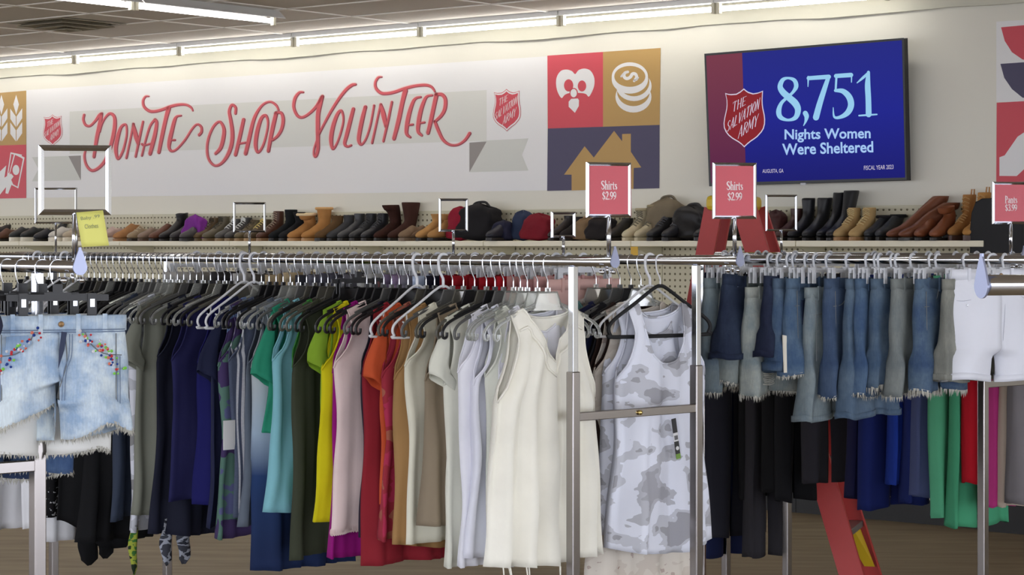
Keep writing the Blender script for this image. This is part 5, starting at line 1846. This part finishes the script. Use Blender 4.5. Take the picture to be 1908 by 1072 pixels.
# (near edge column, hem row, name, material, hanger, description, options)
G1 = [
    (955, 1056, 'sleeveless_top', (240, 237, 224), 'clear', 'long cream gathered sleeveless top behind the front upright', dict(vneck=True, nf=.16, amp=.018, folds=11, hw=.225, ww=.205, cw=.20, za=.26, Dh=.035, sw=.140, nw=.092, t=.110)),
    (944, 1016, 'sleeveless_top', (231, 231, 238), 'clear', 'white sleeveless top tucked behind the cream gathered top', dict(nf=.08)),
    (908, 1046, 'sleeveless_top', (218, 220, 208), 'clear', 'off white sleeveless tunic second behind the cream gathered top', dict(za=.20, amp=.013)),
    (868, 1040, 'sleeveless_top', (226, 227, 238), 'clear', 'white sleeveless blouse with deep vertical folds', dict(amp=.022, folds=6, za=.2)),
    (850, 1062, 'sleeveless_top', (233, 233, 240), 'grey', 'white tank top with wide bound armhole', dict(za=.17, amp=.014)),
    (818, 1058, 'short_sleeve_top', (220, 220, 206), 'smoke', 'off white top with a short flared sleeve', dict(sleeve=.10, amp=.012)),
    (796, 985, 'sleeveless_top', (140, 126, 106), 'black', 'taupe sleeveless top with wide armhole', dict(za=.2)),
    (755, 1012, 'sleeveless_top', (222, 219, 200), 'grey', 'cream linen sleeveless top with straight hem', dict(za=.16, amp=.008, cw=.2)),
    (738, 1020, 'sleeveless_top', (158, 122, 78), 'tube_white', 'camel brown sleeveless top', dict(za=.2, sw=.15)),
    (706, 998, 'sleeveless_top', PINKP, 'smoke', 'pink and red printed top with uneven hem', dict(amp=.018, hemj=.02)),
    (697, 938, 'short_sleeve_top', (196, 84, 48), 'tube_white', 'burnt orange top with full short sleeve', dict(sleeve=.13)),
    (676, 1055, 'sleeveless_top', (136, 34, 44), 'black', 'dark red long sleeveless top', dict(amp=.010)),
    (669, 1000, 'sleeveless_top', (36, 32, 46), 'black', 'black navy sleeveless top beside the pale pink one', dict(amp=.008)),
    (628, 998, 'sleeveless_top', (226, 204, 200), 'black', 'pale pink knit tank with scalloped lace hem', dict(za=.18, amp=.006, lace=True)),
    (620, 1040, 'sleeveless_top', (146, 20, 118), 'black', 'magenta sleeveless top', dict(za=.2)),
    (601, 974, 'sleeveless_top', (206, 196, 22), 'black', 'bright yellow ruffled tank', dict(amp=.016)),
    (592, 968, 'short_sleeve_top', (132, 168, 48), 'clip_black', 'lime green top with short sleeve', dict(sleeve=.10)),
    (540, 1040, 'sleeveless_top', (58, 62, 48), 'smoke', 'dark olive long sleeveless top', dict(amp=.016, folds=6)),
    (556, 940, 'sleeveless_top', (62, 132, 58), 'smoke', 'grass green sleeveless top', dict()),
    (500, 955, 'sleeveless_top', (126, 182, 192), 'smoke', 'light aqua sleeveless top', dict(za=.18)),
    (497, 806, 'short_sleeve_top', (44, 138, 108), 'grey', 'teal green short sleeve top', dict(sleeve=.15)),
    (470, 1066, 'dress', OMBRE, 'clear', 'pale to navy dip dyed dress', dict(amp=.016, skew=.02)),
    (455, 985, 'sleeveless_top', (92, 100, 112), 'clear', 'slate grey sleeveless top', dict()),
    (416, 970, 'sleeveless_top', STRIPE, 'black', 'blue grey sleeveless top with white vertical stripes', dict(za=.19, skew=.035, amp=.012)),
    (404, 1000, 'sleeveless_top', PATCH, 'clear', 'green and purple patchwork print top', dict(amp=.016)),
    (388, 985, 'sleeveless_top', (30, 34, 60), 'tube_white', 'dark navy draped top', dict(amp=.02, sleeve=.16)),
    (370, 940, 'sleeveless_top', (22, 22, 84), 'tube_white', 'royal blue top half hidden among the navy ones', dict()),
    (322, 936, 'sleeveless_top', (34, 34, 76), 'smoke', 'indigo tank with smooth straight sides', dict(za=.2, amp=.005)),
    (294, 1000, 'sleeveless_top', (27, 29, 44), 'clear', 'very dark navy tunic', dict()),
    (247, 962, 'short_sleeve_top', (120, 122, 110), 'clear', 'grey olive top with short sleeve', dict(sleeve=.12)),
    (236, 988, 'sleeveless_top', CAMO_D, 'clear', 'pale grey camouflage tunic', dict()),
    (202, 968, 'sleeveless_top', (50, 58, 74), 'grey', 'slate blue tunic among the black dresses', dict()),
    (158, 1010, 'dress', (17, 17, 19), 'black', 'plain black dress in front of the slate tunic', dict(hw=.22)),
    (124, 1000, 'dress', (13, 13, 15), 'black', 'black dress with a long drooping hem point', dict(hemj=.06, amp=.02, hw=.21)),
    (84, 965, 'sleeveless_top', DOTS, 'black', 'black top with small white dots', dict()),
    (100, 1010, 'sleeveless_top', (206, 206, 208), 'tube_white', 'light grey long top behind the dotted black one', dict()),
    (40, 985, 'sleeveless_top', (226, 226, 228), 'tube_white', 'white tunic by the near rack upright', dict(amp=.018)),
    (-10, 990, 'sleeveless_top', (216, 216, 218), 'tube_white', 'white cotton top at the frame edge', dict(amp=.018)),
    (-30, 960, 'sleeveless_top', (60, 60, 70), 'black', 'charcoal top at the far end of the first rail', dict()),
]
P1 = RB.at(0, 0)
tprev = 0
gr1 = 'tops on the first rail of the middle rack'
hg1 = 'hangers on the first rail of the middle rack'
used1 = []
seed = 100
for (xe, yb, nm, col, hk, desc, op) in G1:
    op = dict(op)
    u = ucol(xe)
    t = op.pop('t', None) or max(solve_t(P1, .192, u), tprev + .045)
    tprev = t
    pos = RB.at(t, 0)
    a = max(.15, min(.25, solve_a(P1, t, u)))
    dr = drop_for(pos, a, yb)
    mat = cloth(col) if isinstance(col, tuple) else col
    seed += 7
    lace = op.pop('lace', False)
    kw = dict(cw=a * .99, ww=a * .96, hw=a * 1.05, drop=dr, seed=seed, sw=min(.140, a * .74))
    if 'sleeve' in op and nm == 'short_sleeve_top':
        kw['cw'] = a * .93
        kw['sw'] = min(.172, a * .90)
        kw['ww'] = a * .95
    kw['skew'] = random.Random(seed + 1).uniform(-.018, .018)
    kw['hemj'] = random.Random(seed + 2).uniform(-.012, .012)
    kw['amp'] = random.Random(seed + 3).uniform(.013, .024)
    kw.update(op)
    jit = random.Random(seed).uniform(-.11, .11)
    o, panels, dim = make_top(nm, desc + ', on the first rail' if len(desc.split()) < 9 else desc, 'dress' if nm == 'dress' else 'top', pos, YAW + jit, mat, gr1, **kw)
    hanger(hk, pos, YAW + jit, HNAME[hk] + ' carrying the ' + desc, hg1)
    used1.append(t)
    if lace:
        lm = MB()
        for g in panels:
            row = g[-1]
            for i in range(len(row) - 1):
                for k in range(2):
                    p = row[i].lerp(row[i + 1], (k + .5) / 2)
                    lm.add([p + Vector((.006 * math.cos(b), 0, .004 + .012 * math.sin(b))) for b in [2 * PI * q / 8 for q in range(8)]], [tuple(range(8))])
        part('lace_edge', lm, mat, o, solid=.001)
    if desc.startswith('blue grey sleeveless'):
        tg = MB().box((-a + .008, -.012, -.60), (.05, .002, .10))
        tp_ = part('price_tag', tg, plain('tag_white', (232, 232, 230), .6), o)
        lt_ = MB()
        for k in range(7):
            lt_.box((-a + .008 + (k - 3) * .0045, -.0125, -.605), (.0018 + .0008 * (k % 2), .0008, .016))
        part('bar_code', lt_, plain('tag_ink', (70, 70, 74), .7), tp_)
    if desc.startswith('long cream'):
        # gathered yoke band and fringe ties
        yb_ = MB()
        gz = min(range(len(panels[0])), key=lambda j: abs(panels[0][j][13].z + .345))
        yb_.tube([p + Vector((0, -.003, 0)) for p in panels[0][gz][2:-2]], .0045, 6)
        part('yoke_seam', yb_, mat, o, smooth=True)
        rr = random.Random(5)
        for k in range(9):
            p = panels[0][-1][2 + k * 2 + rr.randint(0, 1)]
            q = p + Vector((rr.uniform(-.01, .01), rr.uniform(-.006, .006), -.05 - .04 * rr.random()))
            part('fringe_tie', MB().tube([p, p.lerp(q, .5) + Vector((.004, 0, 0)), q], .0022, 5), mat, o)
    for key, ties in (('pale grey camouflage', [(.03, .016, .17, 'scarf_green')]), ('black dress with', [(.10, .040, .12, 'black'), (.17, .034, .10, 'black')]), ('very dark navy', [(.045, .022, .11, 'scarf_grey'), (.115, .026, .11, 'scarf_grey')])):
        if desc.startswith(key):
            for q, (dx, wd, ln, mn) in enumerate(ties):
                cm = camo('scarf_green', [(0, (30, 44, 30)), (.45, (150, 160, 60)), (.55, (60, 110, 50))], 22) if 'green' in mn else cloth((14, 14, 16)) if mn == 'black' else camo('scarf_grey', [(0, (60, 62, 70)), (.45, (150, 154, 164)), (.55, (44, 46, 54))], 24)
                tm = MB()
                n_ = 16
                vs, fs = [], []
                for sg in (-1, 1):
                    for jj in range(n_ + 1):
                        v = jj / n_
                        wv = wd * (.35 + .65 * math.sin(PI * min(1, v * .62 + .1)))
                        if v > .88:
                            wv *= 1 - (v - .88) * 6
                        for ii in range(5):
                            p_ = -1 + ii / 2
                            vs.append((-a + dx + p_ * wv + .004 * math.sin(9 * v + q), sg * .004 * (1 - p_ * p_) + .006 * math.sin(7 * v + 2 * p_ + q), -dr + .06 - (ln + .06) * v))
                for ss in range(2):
                    b = ss * (n_ + 1) * 5
                    fs += [(b + jj * 5 + ii, b + jj * 5 + ii + 1, b + (jj + 1) * 5 + ii + 1, b + (jj + 1) * 5 + ii) for jj in range(n_) for ii in range(4)]
                part('tie_end', tm.add(vs, fs), cm, o, smooth=True, solid=.001)

# more hangers pushed in between on the first rail, with their garments buried in the row
BETW = ['in the pale group', 'in the pale group', 'in the earth toned group', 'in the red group', 'in the red group', 'in the yellow green group', 'in the green group', 'in the blue group', 'in the blue group', 'in the navy group', 'in the grey group', 'in the black group', 'at the far end']
rr = random.Random(9)
cand = []
us = sorted(used1)
for a_, b_ in zip(us[:-1], us[1:]):
    n = int((b_ - a_) / .038)
    for k in range(1, n):
        cand.append(a_ + (b_ - a_) * k / n)
    if n <= 1 and b_ - a_ > .060:
        cand.append((a_ + b_) / 2)
fill_kind = ['black', 'smoke', 'black', 'grey', 'black', 'black']
for k, t in enumerate(cand):
    kd = (fill_kind if t < 1.7 else ['black', 'smoke', 'grey', 'clear', 'clear', 'black'])[rr.randint(0, 5)] if t > .3 else 'clear'
    near = min(range(len(G1)), key=lambda q: abs(used1[q] - t))
    hanger(kd, RB.at(t, 0), YAW + rr.uniform(-.09, .09), 'spare %s beside the %s' % (HNAME[kd], ' '.join(G1[near][5].split()[:10])), 'spare hangers on the first rail ' + str(near) + kd)

# ------------------------------------------------------------------ the middle rack, second rail
camo_t = rail_hit(RB, WB, 1230)
pos = RB.at(camo_t, WB)
drc = drop_for(pos, .17, 1020)
o, panels, dim = make_top('sleeveless_top', 'grey camouflage tank on a black velvet hanger between the two uprights', 'top', pos, YAW - .12, CAMO_M, 'tops on the second rail of the middle rack', inner=plain('camo_inside', (218, 221, 232), .9, noise=.04),
                          sw=.128, nw=.088, nf=.19, nb=.045, za=.22, cw=.182, ww=.18, hw=.215, drop=drc, seed=31, amp=.013, folds=5, Dh=.055, curve=.03)
hanger('tube_black', pos, YAW - .12, 'black velvet hanger holding the grey camouflage tank', 'hangers on the second rail of the middle rack')
lb = panels[1][5][13]
part('size_print', MB().add([lb + Vector((.011 * math.cos(q_), -.004, .011 * math.sin(q_))) for q_ in [2 * PI * k_ / 14 for k_ in range(14)]], [tuple(range(14))]), plain('print_grey', (120, 120, 126), .7), o)
hz = -drop_for(pos, 0, 818)
ty = min(p.y for p in panels[0][int(len(panels[0]) * .62)])
tgr = bpy.data.objects.new('swing_tag', None); COL.objects.link(tgr); tgr.parent = o
tgr.location = (.012, ty - .004, hz); tgr.rotation_euler = (0, -.16, 0)
for nm, z, h, rgb in (('tag_top', .046, .046, (40, 38, 40)), ('tag_paper', .010, .028, (226, 226, 226)), ('tag_bottom', -.030, .052, (34, 34, 32)), ('tag_stripe', -.052, .016, (120, 160, 60))):
    mb = MB().box((0, -.0006 * (nm == 'tag_stripe'), z), (.018, .0015, h))
    part(nm, mb, plain('swing_%s' % nm, rgb, .5), tgr)
tq = part('tag_print', MB().lathe([(0, 0), (.0065, 0), (.0065, .0006), (0, .0006)], (0, 0, 0), 12), plain('swing_tag_paper', (226, 226, 226)), tgr)
tq.rotation_euler = (PI / 2, 0, 0); tq.location = (0, -.001, -.026)
bm_ = MB()
for k in range(6):
    bm_.box((-.006 + k * .0024, -.0012, .008), (.0012, .0006, .014))
part('bar_code', bm_, plain('tag_ink', (70, 70, 74), .7), tgr)

G2 = [   # t after the tank, material, hanger, hem row or None, description
    (.045, CAMO_M, 'tube_white', 1000, 'second grey camouflage top behind the velvet hanger', dict(sw=.135, nw=.09, amp=.02)),
    (.085, FLORAL, 'clear', 1100, 'cream floral printed dress hanging lowest beside the front uprights', dict(hw=.22)),
    (.13, (46, 32, 28), 'black', 960, 'dark brown top behind the cream gathered one', dict()),
    (.18, (34, 34, 38), 'grey', None, 'black top on the second rail by the front upright', dict()),
    (.23, (30, 34, 66), 'smoke', None, 'navy top on the second rail by the front upright', dict()),
    (.29, (92, 132, 130), 'clear', None, 'dusty teal top on the second rail', dict()),
]
for k, (dt, col, hk, yb, desc, op) in enumerate(G2):
    pos = RB.at(camo_t + dt, WB)
    op = dict(op)
    op.pop('sleeve', None)
    mat = cloth(col) if isinstance(col, tuple) else col
    dr = drop_for(pos, .18, yb) if yb else .82
    kw = dict(drop=dr, seed=400 + k * 3, amp=.009)
    kw.update(op)
    j = random.Random(k + 50).uniform(-.06, .06) + (-.1 if k < 2 else 0)
    make_top('dress' if 'dress' in desc else 'sleeveless_top', desc, 'dress' if 'dress' in desc else 'top', pos, YAW + j, mat, 'tops on the second rail of the middle rack', **kw)
    hanger(hk, pos, YAW + j, HNAME[hk] + ' carrying the ' + desc, 'hangers on the second rail of the middle rack')
G3 = [(.35, (206, 168, 160), 'salmon pink'), (.42, (196, 150, 146), 'dusty pink'), (.48, (190, 140, 140), 'rose pink'), (.55, (182, 130, 126), 'faded coral'), (.61, (170, 26, 36), 'scarlet'),
      (.68, (150, 20, 30), 'crimson'), (.75, (134, 18, 28), 'deep red'), (.82, (150, 24, 34), 'brick red'), (.89, (120, 16, 26), 'ruby red'), (.96, (28, 28, 44), 'blue black'), (1.03, (186, 200, 226), 'pale blue'),
      (1.09, (126, 122, 134), 'grey lilac'), (1.15, (140, 120, 150), 'lilac'), (1.22, (128, 112, 140), 'mauve'), (1.29, (170, 170, 168), 'silver grey'), (1.36, (196, 196, 192), 'pale grey'),
      (1.43, (98, 96, 104), 'pewter'), (1.50, (70, 70, 80), 'iron grey'), (1.57, (84, 84, 96), 'steel grey'), (1.64, (104, 104, 116), 'ash grey'), (1.71, (60, 62, 72), 'graphite'), (1.80, (196, 176, 140), 'sand'),
      (1.90, (186, 168, 134), 'beige'), (2.02, (90, 84, 78), 'mushroom grey'), (2.14, (190, 188, 184), 'chalk white'), (2.28, (60, 58, 60), 'soot grey'), (2.44, (150, 146, 140), 'stone grey'), (2.6, (210, 208, 204), 'ivory')]
for k, (dt, col, cn) in enumerate(G3):
    pos = RB.at(camo_t + dt, WB)
    j = random.Random(k + 80).uniform(-.12, .12)
    make_shorts('shorts', cn + ' shorts clipped close under the second rail of the middle rack', 'shorts', pos, YAW + j, cloth(col), 'shorts on the second rail', seed=700 + k, zt=-.055 - .012 * random.Random(k).random(), ww=.15, rise=.22, leg=.22, lw=.082, D=.022, wav=.012, button=False)
    hanger('clip_white', pos, YAW + j, 'white clip hanger holding the %s shorts on the second rail' % cn, 'clip hangers on the second rail')
# ------------------------------------------------------------------ denim shorts at the near end of the near rack
HERO = denim((150, 174, 202), (212, 224, 230), .66, 'denim_pale', 11)
xp = 122
tH = -.09
posA = RA.at(tH, 0)
yawA = .30
ztA = EYE - (590 - HY) / FPX * 4.98 - posA.z
o, lp = make_shorts('denim_shorts', 'pale washed denim shorts with coloured sequins on a black clip hanger', 'shorts', posA, yawA, HERO, None,
                    fray=.012, stitches=True, seed=3, zt=ztA, ww=.150, hip=.160, rise=.195, leg=.085, lw=.084, D=.040, wav=.010, NR=44, m=18, hemtilt=.06, gap=.03,
                    lift=lambda s, q: .085 * (1 - q) ** 1.1 if s < 0 else .032 * math.exp(-((q - .42) / .22) ** 2))
hh = hanger('clip_black', posA, yawA, 'black clip hanger holding the sequinned denim shorts', None)
# inner pocket bag, sequins
rr = random.Random(12)
cols = {'red': (206, 60, 70), 'blue': (40, 70, 150), 'green': (140, 220, 90), 'silver': (226, 226, 232), 'coral': (226, 130, 110)}
for cn, rgb in cols.items():
    mb = MB()
    for k in range(20):
        s = rr.choice((-1, 1))
        q = rr.random()
        x = s * (.042 + .100 * q ** .8) + rr.gauss(0, .006)
        d = .046 + .085 * q ** 1.4 + rr.gauss(0, .010)
        e = math.cos(math.asin(min(.98, abs(x) / .16))) ** .7
        y = -.040 * (1 + .35 * d / .28) * e - .010
        c = Vector((x, y, ztA - d))
        r_ = rr.uniform(.0024, .0040)
        mb.add([c + Vector((r_ * math.cos(a_), 0, r_ * math.sin(a_))) for a_ in [2 * PI * z / 8 for z in range(8)]] + [c + Vector((0, -.002, 0))], [(z, (z + 1) % 8, 8) for z in range(8)] + [tuple(range(7, -1, -1))])
    q = part('sequin_trim', mb, plain('sequin_' + cn, rgb, .2, .3), o)
    q['kind'] = 'stuff'
    q['label'] = cn + ' sequins'
for k in range(5):
    a_ = [(-.130, .05), (-.125, .07), (-.105, .078), (-.085, .065), (-.08, .045)][k]
sd = MB()
yy = lambda x, d: -.040 * (1 + .35 * d / .28) * math.cos(math.asin(min(.98, abs(x) / .16))) ** .7 - .0035
for d_ in (.031, .036):
    sd.tube([(x_, -.040 * .92 * max(.05, 1 - (x_ / .156) ** 2) ** .4 - .005, ztA - d_) for x_ in [-.15 + .3 * k / 24 for k in range(25)]], .0011, 4)
for x_ in (.137, .131):
    for s in (-1, 1):
        sd.tube([(s * x_, yy(x_, d_) - .002, ztA - d_) for d_ in (.092, .12, .15, .18, .21)], .0010, 4)
for dx in (0, .006):
    sd.tube(spline([(.022 + dx, yy(.02, .04) - .002, ztA - .04), (.020 + dx, yy(.02, .09) - .002, ztA - .09), (.008 + dx, yy(.0, .13) - .002, ztA - .125), (.004 + dx, yy(0, .16) - .002, ztA - .19)], 4), .0011, 4)
part('double_seam', sd, plain('stitch_blue', (112, 130, 156), .8), o)
part('fly_gap_shade', MB().prism([(.004, -.046, ztA - .034), (.016, -.047, ztA - .036), (.010, -.050, ztA - .075), (-.004, -.053, ztA - .118), (-.002, -.051, ztA - .075)], (0, -.002, 0)), plain('fly_gap_dark', (52, 60, 84), .9), o)  # dark wedge painting the shade inside the unbuttoned fly gap
part('pocket_bag', MB().prism([(-.118, -.040, ztA - .045), (-.07, -.046, ztA - .042), (-.062, -.048, ztA - .06), (-.085, -.046, ztA - .078), (-.12, -.040, ztA - .082)], (0, -.002, 0)), denim((120, 146, 178), (160, 182, 206), .5), o)
part('back_tie', MB().tube(spline([(-.142, -.046, ztA + .012), (-.136, -.058, ztA - .02), (-.148, -.060, ztA - .05), (-.152, -.056, ztA - .062)], 4), [.004, .007, .009, .010, .011, .011, .011, .010, .009, .008, .007, .006, .004][:13], 6), plain('tie_navy', (30, 34, 58), .8), o, smooth=True)
# shorts further along the near rack
for k, (t, m, lab, rise, leg, dy, ww) in enumerate((
        (-.02, plain('cloth_cream_twill', (222, 222, 218), .85, noise=.06), 'white twill shorts directly behind the sequinned denim pair', .21, .105, .0, .15),
        (.07, denim((196, 204, 214), (226, 230, 232), .6, 'denim_white'), 'bleached denim shorts second behind the sequinned pair', .21, .11, 0, .155),
        (.14, denim((58, 84, 128), (110, 134, 168), .3), 'mid blue denim shorts with a raw hem behind the white shorts', .22, .155, 0, .15),
        (.21, denim((40, 52, 84), (86, 104, 140), .3), 'dark blue denim shorts by the near rack upright', .22, .17, 0, .16),
        (.29, plain('cloth_white_twill', (232, 232, 232), .85, noise=.05), 'bright white shorts at the picture edge of the near rack', .22, .19, 0, .16))):
    p = RA.at(t, 0)
    make_shorts('denim_shorts' if 'denim' in lab else 'shorts', lab, 'shorts', p, YAW - .12, m, 'shorts on the near rack', fray=.010, seed=60 + k, ww=ww, rise=rise, leg=leg, lw=.08, D=.03, zt=-.115)
    hanger('clip_black', p, YAW - .12, 'black clip hanger of the ' + lab, 'clip hangers on the near rack')

# ------------------------------------------------------------------ denim shorts rack
gD, hD = 'denim shorts on white clip hangers', 'white clip hangers of the denim shorts'
D14 = [  # left edge column, hem row, material, fray, cuff, lean, description
    (1312, 735, denim((90, 104, 115), (124, 135, 135), .5), .018, None, 0, 'dusty blue shorts with gathered waist next to the front upright'),
    (1342, 716, denim((109, 119, 121), (143, 148, 141), .5), .012, None, 0, 'pale grey blue shorts with a side tab'),
    (1350, 676, denim((31, 39, 60), (59, 71, 91), .25), 0, .02, .10, 'dark indigo shorts hanging tilted'),
    (1388, 742, denim((121, 133, 136), (167, 170, 161), .6), .016, None, 0, 'light ripped shorts with torn thigh and frayed hem'),
    (1424, 668, denim((30, 35, 56), (54, 64, 85), .25), 0, .02, .06, 'dark navy denim shorts behind the ripped pair'),
    (1440, 694, denim((57, 77, 104), (102, 119, 135), .4), 0, .03, 0, 'mid blue shorts with cream side panel'),
    (1466, 704, denim((61, 84, 113), (105, 124, 141), .4), .012, None, 0, 'mid blue shorts with dark back pocket'),
    (1500, 785, denim((102, 116, 126), (141, 150, 148), .5), 0, .02, 0, 'light blue long shorts with plain hem'),
    (1536, 745, denim((52, 69, 97), (85, 101, 121), .3), .012, None, 0, 'blue shorts with curved back pocket'),
    (1576, 780, denim((67, 86, 109), (107, 123, 136), .4), 0, .02, 0, 'faded blue long shorts with plain hem'),
    (1594, 742, denim((55, 77, 109), (95, 116, 136), .4), .012, None, 0, 'blue shorts with elastic waist'),
    (1624, 728, denim((59, 79, 103), (100, 116, 130), .4), .022, None, 0, 'blue shorts torn open at the leg'),
    (1661, 742, denim((107, 114, 115), (136, 140, 135), .4), .016, None, 0, 'grey blue shorts with elastic waist and frayed hem'),
    (1705, 738, denim((54, 74, 104), (102, 121, 136), .45), .022, None, 0, 'blue shorts with a curved seam and long fringe'),
    (1756, 712, denim((119, 121, 115), (148, 148, 138), .4), 0, .02, 0, 'grey washed shorts beside the white pair'),
]
cremep = plain('panel_cream', (222, 216, 200), .85)
for k, (xe, yb, m, fr, cf, lean, desc) in enumerate(D14):
    aD = .150
    yw = .93 + random.Random(k).uniform(-.10, .10)
    cdir = Vector((math.cos(yw), math.sin(yw), 0))
    # rail point whose near end falls on the column
    best = None
    L_ = (dd1 - dd0).length
    for q in range(600):
        t = L_ * q / 600
        p = RD.at(t) - cdir * aD
        e = abs(CX + p.x / p.y * FPX - xe)
        if best is None or e < best[0]:
            best = (e, t, p.y)
    p = RD.at(best[1])
    dr = (yb - HY) / FPX * best[2] - (EYE - p.z)
    zt = -.062 - (.03 if k in (3, 7) else 0) + (.0)
    tot = dr + zt - (fr * .6)
    rise = min(.24, tot * .62)
    o, lp = make_shorts('denim_shorts', desc, 'shorts', p, yw, m, gD, fray=fr, cuff=cf, seed=200 + k, zt=zt, ww=.138, hip=.150, rise=rise, leg=tot - rise, lw=.080, D=.028, wav=.012, stitches=k in (8, 13, 6, 7), button=False)
    if lean:
        o.rotation_euler.y = lean
    if k == 5:
        part('side_panel', MB().prism([(-.150, -.034, zt - tot * .6), (-.115, -.046, zt - tot * .62), (-.10, -.056, zt - tot), (-.155, -.042, zt - tot)], (0, -.004, 0)), cremep, o)
    if k == 6:
        part('back_pocket', MB().prism([(-.11, -.034, zt - .07), (-.035, -.040, zt - .07), (-.04, -.042, zt - .15), (-.075, -.040, zt - .165), (-.11, -.036, zt - .15)], (0, -.003, 0)), denim((24, 34, 58), (40, 52, 80), .2), o)
    if k == 3:
        rip = MB()
        for q in range(7):
            z_ = zt - tot * .80 - q * .006
            rip.tube(spline([(-.105 + .004 * (q % 3), -.041, z_), (-.07, -.045, z_ - .003), (-.04 - .004 * (q % 2), -.043, z_ + .002)], 3), .0016, 4)
        part('torn_threads', rip, FRAY, o)
    if k in (8, 11):
        part('torn_patch', MB().prism([(-.09, -.040, zt - tot * .55), (-.055, -.042, zt - tot * .7), (-.05, -.042, zt - tot * .86), (-.075, -.041, zt - tot * .72)], (0, -.002, 0)), FRAY, o)
    hanger('clip_white', p, yw, 'white clip hanger of the ' + desc, hD)
# white shorts at the end
pw = RD.at(rail_hit(RD, 0, 1850))
yw = .34
Yw = pw.y - .09
ztw = EYE - (503 - HY) / FPX * Yw - pw.z
tot = (712 - 503) / FPX * Yw
o, lp = make_shorts('shorts', 'white cuffed shorts hanging open beside the empty rail end', 'shorts', pw, yw, plain('cloth_white_denim', (222, 224, 232), .85, noise=.04, bump=.2, bscale=60), None,
                    cuff=.022, stitches=False, seed=77, zt=ztw, ww=.158, hip=.172, rise=tot * .70, leg=tot * .30, lw=.092, D=.045, wav=.008, NR=36, m=14, hemtilt=-.02)
sm = MB()
sm.tube(spline([(.0, -.048, ztw - .05), (.012, -.05, ztw - .09), (.012, -.052, ztw - .14), (.004, -.052, ztw - tot * .68)], 4), .0012, 5)
for s in (-1, 1):
    sm.tube(spline([(s * .06, -.046, ztw - .045), (s * .075, -.045, ztw - .085), (s * .12, -.036, ztw - .10), (s * .15, -.024, ztw - .10)], 4), .0010, 5)
part('seam', sm, plain('seam_grey', (176, 178, 190), .8), o)
tq = part('rivet', MB().lathe([(0, 0), (.004, 0), (.003, .002), (0, .0025)], (0, 0, 0), 8), STEEL, o)
tq.location = (-.118, -.037, ztw - .115); tq.rotation_euler = (PI / 2, 0, 0)
hanger('clip_white', pw, yw, 'white clip hanger of the white cuffed shorts', hD)
# spare white clip hangers
for k, x in enumerate((1372, 1452, 1520, 1640, 1672, 1735, 1872)):
    p = RD.at(rail_hit(RD, 0, x))
    hanger('clip_white', p, .95, 'spare white clip hanger squeezed between the denim shorts', 'spare clip hangers of the denim rack')

# ------------------------------------------------------------------ trousers rack behind
gF = 'trousers on the rack behind the denim shorts'
F14 = [  # left column, hem row, colour, half width, description
    (1884, 938, (112, 108, 110), .17, 'mid grey trousers nearest the rack end'),
    (1868, 945, (192, 176, 160), .14, 'cream printed trousers beside the grey pair'),
    (1843, 945, (190, 60, 130), .15, 'magenta pink trousers'),
    (1798, 900, (176, 22, 36), .15, 'bright red trousers'),
    (1774, 985, (70, 152, 112), .16, 'mint green long trousers with the lower hem'),
    (1735, 966, (86, 166, 126), .16, 'mint green trousers beside the slate pair'),
    (1704, 926, (72, 80, 116), .15, 'slate blue trousers'),
    (1688, 940, (24, 36, 92), .16, 'navy blue trousers in the blue group'),
    (1662, 902, (26, 52, 140), .15, 'royal blue trousers'),
    (1608, 950, (22, 34, 92), .17, 'deep navy wide trousers'),
    (1586, 930, (24, 24, 60), .15, 'midnight blue trousers'),
    (1500, 902, (46, 44, 50), .16, 'charcoal cropped trousers above the ladder'),
    (1450, 935, (24, 24, 27), .11, 'black cropped trousers'),
    (1428, 920, (18, 18, 20), .11, 'black trousers next to the charcoal cropped pair'),
    (1392, 1040, (46, 44, 48), .12, 'dark grey wide trousers reaching lowest'),
    (1380, 930, (16, 16, 18), .13, 'plain black trousers'),
    (1312, 1005, (38, 38, 46), .18, 'charcoal trousers beside the front upright'),
    (1300, 1040, (22, 30, 64), .18, 'dark blue trousers behind the charcoal pair'),
]
PF = RF.at(0, 0)
tp_ = -.15
for k, (xe, yb, col, a, desc) in enumerate(F14):
    u = ucol(xe)
    P_ = RF.at(0, WB)
    t = max(solve_t(P_, a, u), tp_ + .045)
    tp_ = t
    p = RF.at(t, WB)
    a = max(.10, min(.21, solve_a(P_, t, u)))
    dr = drop_for(p, a, yb)
    zt = -.075
    rise = .26
    o, lp = make_shorts('trousers', desc if len(desc.split()) > 4 else desc + ' on the rear rack', 'trousers', p, YAW + random.Random(k).uniform(-.06, .06), cloth(col), gF, seed=500 + k, zt=zt, ww=a * .86, hip=a * .96, rise=rise, leg=dr + zt - rise, lw=a * .5, D=.024, wav=.014, button=False, NR=36)
    hanger('clip_white', p, YAW, 'white clip hanger of the ' + desc, 'clip hangers on the trousers rack')
